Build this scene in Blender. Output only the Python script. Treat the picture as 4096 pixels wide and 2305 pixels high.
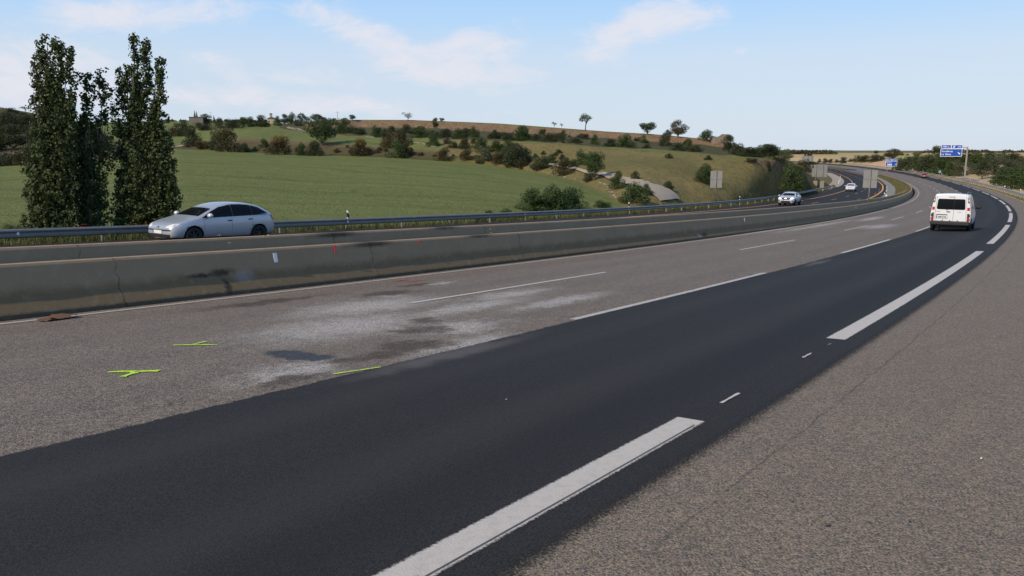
import bpy, bmesh, math, random
import numpy as np
from mathutils import Vector, Matrix
from mathutils.bvhtree import BVHTree
from bpy.types import NodeSocket

for o in list(bpy.data.objects): bpy.data.objects.remove(o)
scene = bpy.context.scene
C = scene.collection
rnd = random.Random(7)
RNG = np.random.default_rng(11)

# ------------------------------------------------------------------ camera
F_PX, PITCH = 3143.19, 0.174012            # focal length in photo pixels, downward pitch
cam_d = bpy.data.cameras.new('camera'); cam = bpy.data.objects.new('camera', cam_d); C.objects.link(cam)
cam_d.sensor_width = 36.0; cam_d.lens = F_PX / 4096 * 36.0
cam_d.clip_start = 0.1; cam_d.clip_end = 12000
cam.location = (0, 0, 0); cam.rotation_euler = (math.pi / 2 - PITCH, 0, 0)
scene.camera = cam

# ------------------------------------------------------------------ light
SUN_AZ, SUN_EL = math.radians(-134), math.radians(35)     # azimuth from +Y towards +X: from the left, a little behind
view = scene.view_settings
view.view_transform = 'Standard'; view.look = 'None'; view.gamma = 1.0; view.use_curve_mapping = False
view.exposure = 0.0
sun_d = bpy.data.lights.new('sun', 'SUN'); sun_d.energy = 3.9; sun_d.angle = math.radians(0.8); sun_d.color = (1.0, 0.84, 0.63)
sun = bpy.data.objects.new('sun', sun_d); C.objects.link(sun)
sdir = Vector((math.sin(SUN_AZ) * math.cos(SUN_EL), math.cos(SUN_AZ) * math.cos(SUN_EL), math.sin(SUN_EL)))
sun.rotation_euler = sdir.to_track_quat('Z', 'Y').to_euler()
sun.location = sdir * 50 + Vector((0, 30, 0))

# ------------------------------------------------------------------ node helpers
def N(nt, typ, props=None, ins=None):
    n = nt.nodes.new(typ)
    for k, v in (props or {}).items(): setattr(n, k, v)
    for k, v in (ins or {}).items():
        s = n.inputs[k]
        if isinstance(v, NodeSocket): nt.links.new(v, s)
        else: s.default_value = v
    return n
def MA(nt, op, a, b=0.0, c=0.0, clamp=False):
    return N(nt, 'ShaderNodeMath', dict(operation=op, use_clamp=clamp), {0: a, 1: b, 2: c}).outputs[0]
def C4(c): return tuple(c) + (1.0,) if len(c) == 3 else tuple(c)
def MIX(nt, fac, a, b, mode='MIX'):
    a = a if isinstance(a, NodeSocket) else C4(a); b = b if isinstance(b, NodeSocket) else C4(b)
    return N(nt, 'ShaderNodeMix', dict(data_type='RGBA', blend_type=mode, clamp_factor=True), {0: fac, 6: a, 7: b}).outputs[2]
def NOI(nt, vec, scale=1.0, detail=3.0, rough=0.55, dist=0.0):
    ins = {'Scale': scale, 'Detail': detail, 'Roughness': rough, 'Distortion': dist}
    if vec is not None: ins['Vector'] = vec
    return N(nt, 'ShaderNodeTexNoise', None, ins).outputs['Fac']
def VOR(nt, vec, scale, feature='F1', out='Distance'):
    return N(nt, 'ShaderNodeTexVoronoi', dict(feature=feature), {'Vector': vec, 'Scale': scale}).outputs[out]
def SM(nt, v, lo, hi, a=0.0, b=1.0):
    return N(nt, 'ShaderNodeMapRange', dict(interpolation_type='SMOOTHSTEP', clamp=True), {0: v, 1: lo, 2: hi, 3: a, 4: b}).outputs[0]
def SC(nt, vec, s):
    return N(nt, 'ShaderNodeVectorMath', dict(operation='MULTIPLY'), {0: vec, 1: s}).outputs[0]
def RAMP(nt, fac, stops):
    n = N(nt, 'ShaderNodeValToRGB', None, {0: fac}); cr = n.color_ramp
    while len(cr.elements) < len(stops): cr.elements.new(0.5)
    for e, (p, c) in zip(cr.elements, stops): e.position = p; e.color = C4(c)
    return n.outputs[0]
MATS = {}
def mat(name, col=(.5, .5, .5), rough=.6, metal=0.0, spec=0.4, coat=0.0, emit=None, trans=0.0):
    m = bpy.data.materials.new(name); m.use_nodes = True; MATS[name] = m
    nt = m.node_tree; b = nt.nodes['Principled BSDF']
    b.inputs['Base Color'].default_value = C4(col); b.inputs['Roughness'].default_value = rough
    b.inputs['Metallic'].default_value = metal; b.inputs['Specular IOR Level'].default_value = spec
    b.inputs['Coat Weight'].default_value = coat
    if coat: b.inputs['Coat Roughness'].default_value = .08
    if emit: b.inputs['Emission Color'].default_value = C4(emit[0]); b.inputs['Emission Strength'].default_value = emit[1]
    return m, nt, b
def SET(nt, b, key, sock): nt.links.new(sock, b.inputs[key])
def BUMP(nt, b, h, strength=.4, dist=.01):
    n = N(nt, 'ShaderNodeBump', None, {'Strength': strength, 'Distance': dist, 'Height': h}); nt.links.new(n.outputs[0], b.inputs['Normal'])
def OBJ(nt): return N(nt, 'ShaderNodeTexCoord').outputs['Object']
def GEO(nt): return N(nt, 'ShaderNodeNewGeometry').outputs['Position']
def UV(nt): return N(nt, 'ShaderNodeTexCoord').outputs['UV']
def XYZ(nt, v):
    n = N(nt, 'ShaderNodeSeparateXYZ', None, {0: v}); return n.outputs[0], n.outputs[1], n.outputs[2]
def TRANSP(m, alpha):
    nt = m.node_tree; b = nt.nodes['Principled BSDF']; nt.links.new(alpha, b.inputs['Alpha'])

# ------------------------------------------------------------------ pixel helpers (photo pixels, 4096 wide)
P2 = 4096 / 2576.0
CP, SP = math.cos(PITCH), math.sin(PITCH)
def ray(px, py):
    u = (px - 2048) / F_PX; v = (py - 1152.5) / F_PX
    return Vector((u, CP - v * SP, -SP - v * CP))
def at_depth(px, py, d):                     # point on a pixel's ray at world y = d
    r = ray(px, py); return r * (d / r.y)
def depth_of(p): return p[1] * CP - p[2] * SP
def project(p):
    d = p[1] * CP - p[2] * SP; v = -(p[1] * SP + p[2] * CP)
    return 2048 + F_PX * p[0] / d, 1152.5 + F_PX * v / d

# ------------------------------------------------------------------ sky
w = bpy.data.worlds.new('World'); scene.world = w; w.use_nodes = True
nt = w.node_tree; bg = nt.nodes['Background']
sky = N(nt, 'ShaderNodeTexSky', dict(sky_type='NISHITA', sun_disc=False, sun_elevation=SUN_EL, sun_rotation=SUN_AZ,
        altitude=400.0, air_density=1.15, dust_density=0.6, ozone_density=1.6))
gd = N(nt, 'ShaderNodeTexCoord').outputs['Generated']
gx, gy, gz = XYZ(nt, gd)
az = MA(nt, 'ARCTAN2', gx, gy); el = MA(nt, 'ARCSINE', gz)
cmb = N(nt, 'ShaderNodeCombineXYZ', None, {0: az, 1: MA(nt, 'MULTIPLY', el, 2.3), 2: 0.0}).outputs[0]
wrp = NOI(nt, cmb, 5.0, 4.0, .6)
fb = NOI(nt, cmb, 13.0, 9.0, .66, .45)
fine = NOI(nt, SC(nt, cmb, (1, 2.2, 1)), 6.0, 7.0, .6, .3)
cover = None
# cloud banks: (photo px x, y, half width, half height in px, tilt, density)
for (cx, cy, a, b_, tilt, dens) in [(2560, 105, 290, 95, -.30, .9), (1420, 135, 300, 85, .38, .85), (1850, 200, 330, 95, -.1, .8), (1800, 290, 480, 80, .1, .8),
        (1150, 300, 420, 55, .05, .65), (620, 60, 420, 75, -.12, .8), (60, 300, 460, 150, .0, .85), (1100, 400, 800, 60, .06, .75), (2000, 440, 700, 50, .1, .35), (3500, 350, 520, 40, .05, .22), (2930, 200, 60, 22, 0, .5),(900,255,260,40,.1,.5)]:
    r = ray(cx, cy).normalized(); a0 = math.atan2(r.x, r.y); e0 = math.asin(r.z)
    da = MA(nt, 'SUBTRACT', az, a0); de = MA(nt, 'SUBTRACT', el, e0)
    da = MA(nt, 'ADD', da, MA(nt, 'MULTIPLY', MA(nt, 'SUBTRACT', wrp, .5), .12))
    ct, st = math.cos(-tilt), math.sin(-tilt)
    u = MA(nt, 'ADD', MA(nt, 'MULTIPLY', da, ct * F_PX / a), MA(nt, 'MULTIPLY', de, st * F_PX / a))
    v = MA(nt, 'ADD', MA(nt, 'MULTIPLY', da, -st * F_PX / b_), MA(nt, 'MULTIPLY', de, ct * F_PX / b_))
    g = MA(nt, 'MULTIPLY', MA(nt, 'EXPONENT', MA(nt, 'MULTIPLY', MA(nt, 'ADD', MA(nt, 'MULTIPLY', u, u), MA(nt, 'MULTIPLY', v, v)), -.75)), dens)
    cover = g if cover is None else MA(nt, 'MAXIMUM', cover, g)
cover = MA(nt, 'ADD', cover, .0)
cl = SM(nt, MA(nt, 'ADD', MA(nt, 'MULTIPLY', fb, 1.0), MA(nt, 'MULTIPLY', cover, .62)), .70, 1.12)
wisp = MA(nt, 'MULTIPLY', SM(nt, fine, .5, .8), .08)
cl = MA(nt, 'MULTIPLY', MA(nt, 'MAXIMUM', cl, wisp), SM(nt, el, -.02, .03), clamp=True)
grad = RAMP(nt, SM(nt, el, -.05, 1.2), [(0.0, (.61, .70, .82)), (.045, (.585, .71, .87)), (.070, (.465, .675, .94)), (.115, (.345, .605, .985)), (.20, (.30, .55, .95)), (.32, (.24, .45, .80)), (.55, (.15, .30, .60)), (1.0, (.10, .21, .46))])
grad = MIX(nt, 1.0, grad, (10, 10, 10), 'MULTIPLY')
skyc = MIX(nt, .88, sky.outputs[0], grad)
skyc = MIX(nt, MA(nt, 'MULTIPLY', cl, .85), skyc, (7.7, 7.6, 8.2))
nt.links.new(skyc, bg.inputs['Color']); bg.inputs['Strength'].default_value = 0.105

# ------------------------------------------------------------------ mesh helpers
def tag(o, label=None, cat=None, group=None, kind=None):
    if label: o['label'] = label
    if cat: o['category'] = cat
    if group: o['group'] = group
    if kind: o['kind'] = kind
    return o
def empty(name, loc=(0, 0, 0), rz=0.0):
    o = bpy.data.objects.new(name, None); C.objects.link(o); o.location = loc; o.rotation_euler = (0, 0, rz)
    o.empty_display_size = .1; return o
def link_mesh(name, me, mats, parent=None, smooth=False):
    if not isinstance(mats, (list, tuple)): mats = [mats]
    for m in mats:
        if m is not None and m.name not in [x.name for x in me.materials if x]: me.materials.append(m)
    if smooth:
        for p in me.polygons: p.use_smooth = True
    o = bpy.data.objects.new(name, me); C.objects.link(o)
    if parent: o.parent = parent
    return o
def mesh_np(name, V, Fq, mats, parent=None, uv=None, smooth=False, col=None, attr='col'):
    """vertices array, list/array of faces; uv per vertex; col per vertex (rgba)"""
    me = bpy.data.meshes.new(name)
    V = np.asarray(V, float); me.from_pydata(V.tolist(), [], [list(map(int, f)) for f in Fq]); me.update()
    if uv is not None:
        ul = me.uv_layers.new(name='UVMap'); li = np.zeros(len(me.loops), int); me.loops.foreach_get('vertex_index', li)
        ul.data.foreach_set('uv', np.asarray(uv, float)[li].ravel())
    if col is not None:
        ca = me.color_attributes.new(name=attr, type='FLOAT_COLOR', domain='POINT'); ca.data.foreach_set('color', np.asarray(col, float).ravel())
    return link_mesh(name, me, mats, parent, smooth)
def grid_faces(nr, nc, flip=False):
    r, c = np.meshgrid(np.arange(nr - 1), np.arange(nc - 1), indexing='ij'); a = (r * nc + c).ravel()
    f = np.c_[a, a + 1, a + nc + 1, a + nc]
    return f[:, ::-1] if flip else f
def copy_tree(o, parent=None):
    c = o.copy(); C.objects.link(c); c.parent = parent
    for ch in o.children: copy_tree(ch, c)
    return c
class MB:
    def __init__(s): s.v = []; s.f = []
    def add(s, vs, fs):
        k = len(s.v); s.v += [tuple(v) for v in vs]; s.f += [[i + k for i in f] for f in fs]; return s
    def box(s, cx, cy, cz, sx, sy, sz, bev=0.0, M=None):
        if bev <= 0:
            vs = [(cx + i * sx / 2, cy + j * sy / 2, cz + k * sz / 2) for i in (-1, 1) for j in (-1, 1) for k in (-1, 1)]
            fs = [(0, 1, 3, 2), (4, 6, 7, 5), (0, 4, 5, 1), (2, 3, 7, 6), (0, 2, 6, 4), (1, 5, 7, 3)]
        else:
            bm = bmesh.new(); bmesh.ops.create_cube(bm, size=1)
            for v in bm.verts: v.co = Vector((cx + v.co.x * sx, cy + v.co.y * sy, cz + v.co.z * sz))
            bmesh.ops.bevel(bm, geom=bm.edges[:], offset=bev, segments=2, affect='EDGES', profile=.5)
            bm.verts.index_update(); vs = [v.co.copy() for v in bm.verts]; fs = [[v.index for v in f.verts] for f in bm.faces]; bm.free()
        if M is not None: vs = [M @ Vector(v) for v in vs]
        return s.add(vs, fs)
    def tube(s, pts, radii, n=8, caps=True):
        pts = [Vector(p) for p in pts]
        if not hasattr(radii, '__len__'): radii = [radii] * len(pts)
        vs = []; fs = []
        for i, p in enumerate(pts):
            d = (pts[min(i + 1, len(pts) - 1)] - pts[max(i - 1, 0)]).normalized()
            a = d.orthogonal().normalized() if abs(d.z) > .9 else d.cross(Vector((0, 0, 1))).normalized(); b = d.cross(a).normalized()
            if i and a.dot(pa) < 0 and False: a = -a
            pa = a
            for k in range(n):
                t = 2 * math.pi * k / n; vs.append(p + (a * math.cos(t) + b * math.sin(t)) * radii[i])
        for i in range(len(pts) - 1):
            for k in range(n):
                fs.append((i * n + k, i * n + (k + 1) % n, (i + 1) * n + (k + 1) % n, (i + 1) * n + k))
        if caps: fs.append(tuple(range(n))[::-1]); fs.append(tuple((len(pts) - 1) * n + k for k in range(n)))
        return s.add(vs, fs)
    def lathe_y(s, prof, n=24, c=(0, 0, 0)):              # profile (r, y) revolved about the y axis
        vs = []; fs = []
        for (r, y) in prof:
            for k in range(n):
                t = 2 * math.pi * k / n; vs.append((c[0] + r * math.cos(t), c[1] + y, c[2] + r * math.sin(t)))
        for i in range(len(prof) - 1):
            for k in range(n): fs.append((i * n + k, (i + 1) * n + k, (i + 1) * n + (k + 1) % n, i * n + (k + 1) % n))
        return s.add(vs, fs)
    def prism(s, poly, z0, z1, axes=(0, 1, 2)):           # polygon extruded
        n = len(poly); vs = []
        for z in (z0, z1):
            for (a, b) in poly:
                p = [0, 0, 0]; p[axes[0]] = a; p[axes[1]] = b; p[axes[2]] = z; vs.append(p)
        return s.add(vs, [tuple(range(n))[::-1], tuple(range(n, 2 * n))] + [(i, (i + 1) % n, n + (i + 1) % n, n + i) for i in range(n)])
    def build(s, name, m, parent=None, smooth=False):
        me = bpy.data.meshes.new(name); me.from_pydata([tuple(v) for v in s.v], [], s.f); me.update()
        return link_mesh(name, me, m, parent, smooth)
def weld_normals(o):
    bm = bmesh.new(); bm.from_mesh(o.data); bmesh.ops.recalc_face_normals(bm, faces=bm.faces[:]); bm.to_mesh(o.data); bm.free(); return o

# ------------------------------------------------------------------ the road axis: white edge line of the near carriageway
E_SUP = 0.043744                              # crossfall towards the inside of the bend
def axis():
    ds = .25; s = np.arange(-60, 760, ds)
    k0, k1, k2 = 0.00123824, -5.9833e-06, 2.31537e-08
    k = k0 + k1 * s + k2 * s * s; k = np.where(s > 300, .0013, k); k = np.where(s < -10, k0 - k1 * 10, k)
    th = np.cumsum(k) * ds; th += .9410379 - np.interp(0, s, th)
    x = np.cumsum(np.cos(th)) * ds; y = np.cumsum(np.sin(th)) * ds
    x += 3.94174 - np.interp(0, s, x); y += 9.6794 - np.interp(0, s, y)
    z = np.cumsum(-.0476009 + .000174466 * np.minimum(s, 310)) * ds; z += -2.424257 - np.interp(0, s, z)
    return s, x, y, z, th
AS, AX, AY, AZ, AT = axis()
def rp(s, o, z=0.0):
    """arrays/scalars -> Nx3: o metres to the left of the edge line, z above the edge line's height"""
    s = np.atleast_1d(np.asarray(s, float)); o = np.broadcast_to(np.asarray(o, float), s.shape); z = np.broadcast_to(np.asarray(z, float), s.shape)
    t = np.interp(s, AS, AT)
    return np.c_[np.interp(s, AS, AX) - np.sin(t) * o, np.interp(s, AS, AY) + np.cos(t) * o, np.interp(s, AS, AZ) + z]
def rp1(s, o, z=0.0): return Vector(rp(s, o, z)[0])
def heading(s): return float(np.interp(s, AS, AT))
def slope_of(s): return float((np.interp(s + 1, AS, AZ) - np.interp(s - 1, AS, AZ)) / 2)
def zr(o): return -E_SUP * o
def zo_(s): return np.interp(s, [0, 80, 150], [-.51, -.48, -.15])
def zopp(s, o): return zo_(s) - .01 * (o - 20)
def srange(a, b):
    out = [a]; 
    while out[-1] < b - 1e-6:
        s = out[-1]; out.append(min(b, s + (.5 if s < 40 else 1.0 if s < 130 else 3.0)))
    return np.array(out)
def strip(name, s, cols, m, parent=None, kind=None, uv_o=None):
    """cols: list of (o, z) functions or constants along s"""
    V = []; U = []
    for (o, z) in cols:
        oo = np.broadcast_to(o(s) if callable(o) else o, s.shape); zz = np.broadcast_to(z(s) if callable(z) else z, s.shape)
        V.append(rp(s, oo, zz)); U.append(np.c_[s, oo])
    n = len(cols); V = np.stack(V, 1).reshape(-1, 3); U = np.stack(U, 1).reshape(-1, 2)
    ob = mesh_np(name, V, grid_faces(len(s), n, False), m, parent, uv=U)
    if kind: ob['kind'] = kind
    return ob
def s_at_px(px, o, z, lo=-40, hi=200):
    s = np.arange(lo, hi, .1); q = rp(s, o(s) if callable(o) else o, z(s) if callable(z) else z)
    d = q[:, 1] * CP - q[:, 2] * SP; ok = d > .5; x = 2048 + F_PX * q[:, 0] / np.where(ok, d, 1)
    x = np.where(ok, x, -1e9); i = int(np.argmin(np.abs(x - px))); return float(s[i])

# ------------------------------------------------------------------ materials: roads
def blob(nt, s, o, s0, o0, a, b, rot=0.0):
    du = MA(nt, 'SUBTRACT', s, s0); dv = MA(nt, 'SUBTRACT', o, o0); c, n_ = math.cos(rot), math.sin(rot)
    u = MA(nt, 'ADD', MA(nt, 'MULTIPLY', du, c / a), MA(nt, 'MULTIPLY', dv, n_ / a)); v = MA(nt, 'ADD', MA(nt, 'MULTIPLY', du, -n_ / b), MA(nt, 'MULTIPLY', dv, c / b))
    return MA(nt, 'EXPONENT', MA(nt, 'MULTIPLY', MA(nt, 'ADD', MA(nt, 'MULTIPLY', u, u), MA(nt, 'MULTIPLY', v, v)), -1.0))
def maxof(nt, L):
    r = L[0]
    for x in L[1:]: r = MA(nt, 'MAXIMUM', r, x)
    return r
def aggregate(nt, uv, scale, lo, hi):
    vc = VOR(nt, uv, scale, out='Color'); r, g, b = XYZ(nt, vc)
    return MA(nt, 'ADD', MA(nt, 'MULTIPLY', r, hi - lo), lo), vc
m_old, nt, b = mat('worn_asphalt', rough=.82, spec=.28)
uv = UV(nt); s_, o_, _ = XYZ(nt, uv)
agg, vc = aggregate(nt, uv, 100, .30, 1.75)
agg2, vc2 = aggregate(nt, uv, 33, .82, 1.18)
big = NOI(nt, SC(nt, uv, (.35, 1.2, 1)), 1.0, 4.0, .6); mid = NOI(nt, SC(nt, uv, (.5, 1.0, 1)), 4.0, 5.0, .65)
lane = MIX(nt, big, (.158, .125, .093), (.214, .171, .130))
should = MIX(nt, big, (.150, .112, .075), (.206, .158, .107))
onsh = SM(nt, o_, -.2, -.45)
base = MIX(nt, onsh, lane, should)
base = MIX(nt, MA(nt, 'MULTIPLY', SM(nt, mid, .35, .75), .35), base, (.125, .102, .080))
near_b = SM(nt, o_, 9.9, 10.9)
base = MIX(nt, MA(nt, 'MULTIPLY', near_b, .4), base, (.20, .175, .15))
# wheel tracks polished slightly darker
wt = maxof(nt, [SM(nt, MA(nt, 'ABSOLUTE', MA(nt, 'SUBTRACT', o_, c)), .55, .1) for c in (4.7, 6.4, 8.2, 9.9)])
base = MIX(nt, MA(nt, 'MULTIPLY', wt, .22), base, (.115, .096, .078))
# spill marks left by the accident: absorbent powder, brown and oily stains
wa = MA(nt, 'SUBTRACT', NOI(nt, SC(nt, uv, (1.0, 1.6, 1)), 1.6, 5.0, .65), .5); wb = MA(nt, 'SUBTRACT', NOI(nt, SC(nt, uv, (1.3, 1.0, 1)), 1.9, 5.0, .65), .5)
su = MA(nt, 'ADD', s_, MA(nt, 'MULTIPLY', wa, 1.6)); ou = MA(nt, 'ADD', o_, MA(nt, 'MULTIPLY', wb, 1.1))
streak = NOI(nt, SC(nt, uv, (1.2, 4.5, 1)), 2.2, 6.0, .7)
white = maxof(nt, [blob(nt, su, ou, *q) for q in [(-4.9, 4.3, .8, .5), (-.6, 7.6, 1.9, 1.0), (.7, 8.3, .45, .3), (-2.5, 3.75, 1.1, .35), (1.9, 5.1, 1.9, .4), (2.2, 6.5, 1.6, .5), (-2.4, 6.2, 1.9, 1.1), (-1.5, 4.7, 1.0, .6), (3.1, 9.1, .5, .2), (.3, 6.0, 2.0, .5)]])
white = MA(nt, 'MULTIPLY', SM(nt, MA(nt, 'ADD', MA(nt, 'MULTIPLY', white, .85), MA(nt, 'MULTIPLY', streak, .45)), .35, 1.25), .9)
base = MIX(nt, white, base, (.40, .365, .32))
farw = maxof(nt, [blob(nt, su, ou, *q) for q in [(42, 9.9, 14, .55), (41, 6.4, 5, 1.0), (55, 8.9, 7, .8), (34, 10.9, 8, .4)]])
farw = MA(nt, 'MULTIPLY', SM(nt, MA(nt, 'ADD', farw, MA(nt, 'MULTIPLY', streak, .6)), .6, 1.4), .75)
base = MIX(nt, farw, base, (.40, .37, .34))
brown = maxof(nt, [blob(nt, su, ou, *q) for q in [(-3.7, 4.15, .9, .3), (-2.0, 4.95, .4, .6), (-1.4, 5.6, .4, .45), (1.0, 8.7, .9, .6), (2.5, 9.3, .8, .3), (-5.1, 3.95, .6, .25), (-3.0, 4.3, .5, .5), (-1.2, 9.6, 2.0, .35)]])
brown = MA(nt, 'MULTIPLY', SM(nt, MA(nt, 'ADD', MA(nt, 'MULTIPLY', brown, .9), MA(nt, 'MULTIPLY', streak, .5)), .55, 1.1), .78)
base = MIX(nt, brown, base, (.062, .040, .027))
oil = blob(nt, MA(nt, 'ADD', s_, MA(nt, 'MULTIPLY', wa, .5)), MA(nt, 'ADD', o_, MA(nt, 'MULTIPLY', wb, .5)), -4.27, 4.95, .26, .62, .15)
oil = MA(nt, 'MULTIPLY', SM(nt, MA(nt, 'ADD', oil, MA(nt, 'MULTIPLY', wb, .35)), .36, .62), .92)
base = MIX(nt, oil, base, (.034, .033, .034))
# crazing along the cut edge of the old surface
ce = N(nt, 'ShaderNodeTexVoronoi', dict(feature='DISTANCE_TO_EDGE'), {'Vector': MIX(nt, .12, uv, N(nt, 'ShaderNodeTexNoise', None, {'Vector': uv, 'Scale': 6.0}).outputs['Color']), 'Scale': 4.5}).outputs['Distance']
cz = MA(nt, 'MULTIPLY', SM(nt, ce, .035, .01), MA(nt, 'MULTIPLY', SM(nt, o_, 5.2, 3.9), SM(nt, o_, 3.2, 3.6)))
base = MIX(nt, MA(nt, 'MULTIPLY', MA(nt, 'MULTIPLY', cz, SM(nt, mid, .4, .6)), .6), base, (.04, .032, .026))
# construction joint on the shoulder
wj = MA(nt, 'MULTIPLY', MA(nt, 'SUBTRACT', NOI(nt, uv, 3.0, 4.0, .6), .5), .10)
joint = SM(nt, MA(nt, 'ABSOLUTE', MA(nt, 'SUBTRACT', MA(nt, 'ADD', o_, wj), -.88)), .016, .004)
joint = MA(nt, 'MULTIPLY', joint, SM(nt, NOI(nt, uv, .9, 3.0), .35, .5))
base = MIX(nt, MA(nt, 'MULTIPLY', joint, .5), base, (.03, .026, .022))
fin = MIX(nt, 1.0, base, N(nt, 'ShaderNodeCombineColor', None, {0: agg, 1: agg, 2: agg}).outputs[0], 'MULTIPLY')
a2 = N(nt, 'ShaderNodeCombineColor', None, {0: agg2, 1: agg2, 2: agg2}).outputs[0]
fin = MIX(nt, 1.0, fin, a2, 'MULTIPLY')
fin = MIX(nt, MA(nt, 'MULTIPLY', onsh, .12), fin, MIX(nt, .75, vc, (.25, .2, .15)))
SET(nt, b, 'Base Color', fin); SET(nt, b, 'Roughness', MIX(nt, oil, (.82,) * 3, (.6,) * 3))
BUMP(nt, b, MA(nt, 'ADD', VOR(nt, uv, 100), MA(nt, 'MULTIPLY', joint, -1.0)), .55, .008)

def dark_asphalt(name, base_c, edge=None, tint=(.9, 1.1)):
    m, nt, b = mat(name, rough=.85, spec=.16)
    uv = UV(nt); s_, o_, _ = XYZ(nt, uv)
    agg, vc = aggregate(nt, uv, 130, .55, 1.45)
    big = NOI(nt, SC(nt, uv, (.12, .9, 1)), 1.0, 4.0, .6)
    c = MIX(nt, big, tuple(x * .86 for x in base_c), tuple(x * 1.18 for x in base_c))
    sp = SM(nt, VOR(nt, uv, 9.0), .055, .03); sp = MA(nt, 'MULTIPLY', sp, SM(nt, NOI(nt, uv, 2.3, 2.0), .55, .7))
    c = MIX(nt, 1.0, c, N(nt, 'ShaderNodeCombineColor', None, {0: agg, 1: agg, 2: agg}).outputs[0], 'MULTIPLY')
    c = MIX(nt, MA(nt, 'MULTIPLY', sp, .5), c, (.16, .15, .14))
    if edge:
        # dust dragged over the old edge, powder from the spill
        wa = MA(nt, 'SUBTRACT', NOI(nt, uv, 1.5, 5.0, .65), .5)
        d = maxof(nt, [blob(nt, MA(nt, 'ADD', s_, MA(nt, 'MULTIPLY', wa, 1.4)), MA(nt, 'ADD', o_, MA(nt, 'MULTIPLY', wa, .5)), *q) for q in [(-3.2, 3.45, 1.6, .22), (13, 3.4, 1.5, .15)]])
        c = MIX(nt, MA(nt, 'MULTIPLY', SM(nt, d, .05, 1.0), .42), c, (.19, .175, .16))
        # tyre-darkened band next to the edge line
        tb = SM(nt, MA(nt, 'ABSOLUTE', MA(nt, 'SUBTRACT', o_, .55)), .5, .1)
        c = MIX(nt, MA(nt, 'MULTIPLY', tb, .4), c, (.017, .0165, .018))
        wt_ = maxof(nt, [SM(nt, MA(nt, 'ABSOLUTE', MA(nt, 'SUBTRACT', o_, q)), .5, .05) for q in (1.25, 2.85)])
        c = MIX(nt, MA(nt, 'MULTIPLY', wt_, MA(nt, 'MULTIPLY', NOI(nt, SC(nt, uv, (.25, 1.5, 1)), 1.0, 5.0, .7), .55)), c, (.052, .049, .046))  # wheel tracks, their sheen painted in as a paler asphalt colour
        n1 = NOI(nt, uv, 7.0, 5.0, .7); n2 = NOI(nt, uv, 60, 2.0, .6)
        e = MA(nt, 'ADD', o_, MA(nt, 'ADD', MA(nt, 'MULTIPLY', MA(nt, 'SUBTRACT', n1, .5), .12), MA(nt, 'MULTIPLY', MA(nt, 'SUBTRACT', n2, .5), .35)))
        e2 = MA(nt, 'ADD', o_, MA(nt, 'ADD', MA(nt, 'MULTIPLY', MA(nt, 'SUBTRACT', n1, .5), .16), MA(nt, 'MULTIPLY', MA(nt, 'SUBTRACT', n2, .5), .12)))
        al = MA(nt, 'MULTIPLY', SM(nt, e, -.52, -.36), SM(nt, e2, 3.66, 3.62))
        TRANSP(m, al)
        # thin smears of old paint
        ln = SM(nt, MA(nt, 'ABSOLUTE', MA(nt, 'ADD', MA(nt, 'ADD', o_, .06), MA(nt, 'MULTIPLY', MA(nt, 'SUBTRACT', n1, .5), .05))), .02, .005)
        ln = MA(nt, 'MULTIPLY', ln, SM(nt, NOI(nt, SC(nt, uv, (1.2, 3, 1)), 1.3, 4.0, .6), .60, .68))
        c = MIX(nt, ln, c, (.45, .44, .42))
    SET(nt, b, 'Base Color', c); BUMP(nt, b, VOR(nt, uv, 110), .35, .005)
    return m
m_new = dark_asphalt('fresh_asphalt', (.0295, .0280, .0268), True)
m_opp = dark_asphalt('dark_asphalt', (.028, .0268, .0268))

def paint(name, col, wear=.25, edge_noise=True):
    m, nt, b = mat(name, rough=.6, spec=.3)
    uv = UV(nt); pos = GEO(nt)
    n = NOI(nt, pos, 14, 5.0, .7); n2 = VOR(nt, pos, 70)
    c = MIX(nt, MA(nt, 'MULTIPLY', SM(nt, n, .42, .75), wear), col, tuple(x * .45 for x in col))
    c = MIX(nt, MA(nt, 'MULTIPLY', SM(nt, NOI(nt, pos, 160, 2.0), .62, .72), .5), c, tuple(x * .35 for x in col))
    SET(nt, b, 'Base Color', c); BUMP(nt, b, n2, .3, .004)
    u, v, _ = XYZ(nt, uv)                       # v runs 0..1 across the stripe, u metres along
    ev = MA(nt, 'ABSOLUTE', MA(nt, 'SUBTRACT', v, .5))
    al = SM(nt, MA(nt, 'ADD', ev, MA(nt, 'MULTIPLY', MA(nt, 'SUBTRACT', NOI(nt, pos, 45, 3.0, .7), .5), .22)), .50, .40)
    holes = SM(nt, NOI(nt, pos, 5.0, 6.0, .75), .50 + .22 * (1 - wear), .60 + .22 * (1 - wear), 1.0, .15)
    TRANSP(m, MA(nt, 'MULTIPLY', al, holes))
    return m
m_white = paint('white_road_paint', (.56, .50, .425), .28); m_white_worn = paint('worn_white_road_paint', (.52, .465, .40), .62)
m_orange = paint('orange_road_paint', (.78, .33, .035), .2)
m_green = paint('fluorescent_green_spray', (.60, .92, .03), .85); m_red = paint('fluorescent_red_spray', (.75, .06, .05), .6)

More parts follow.
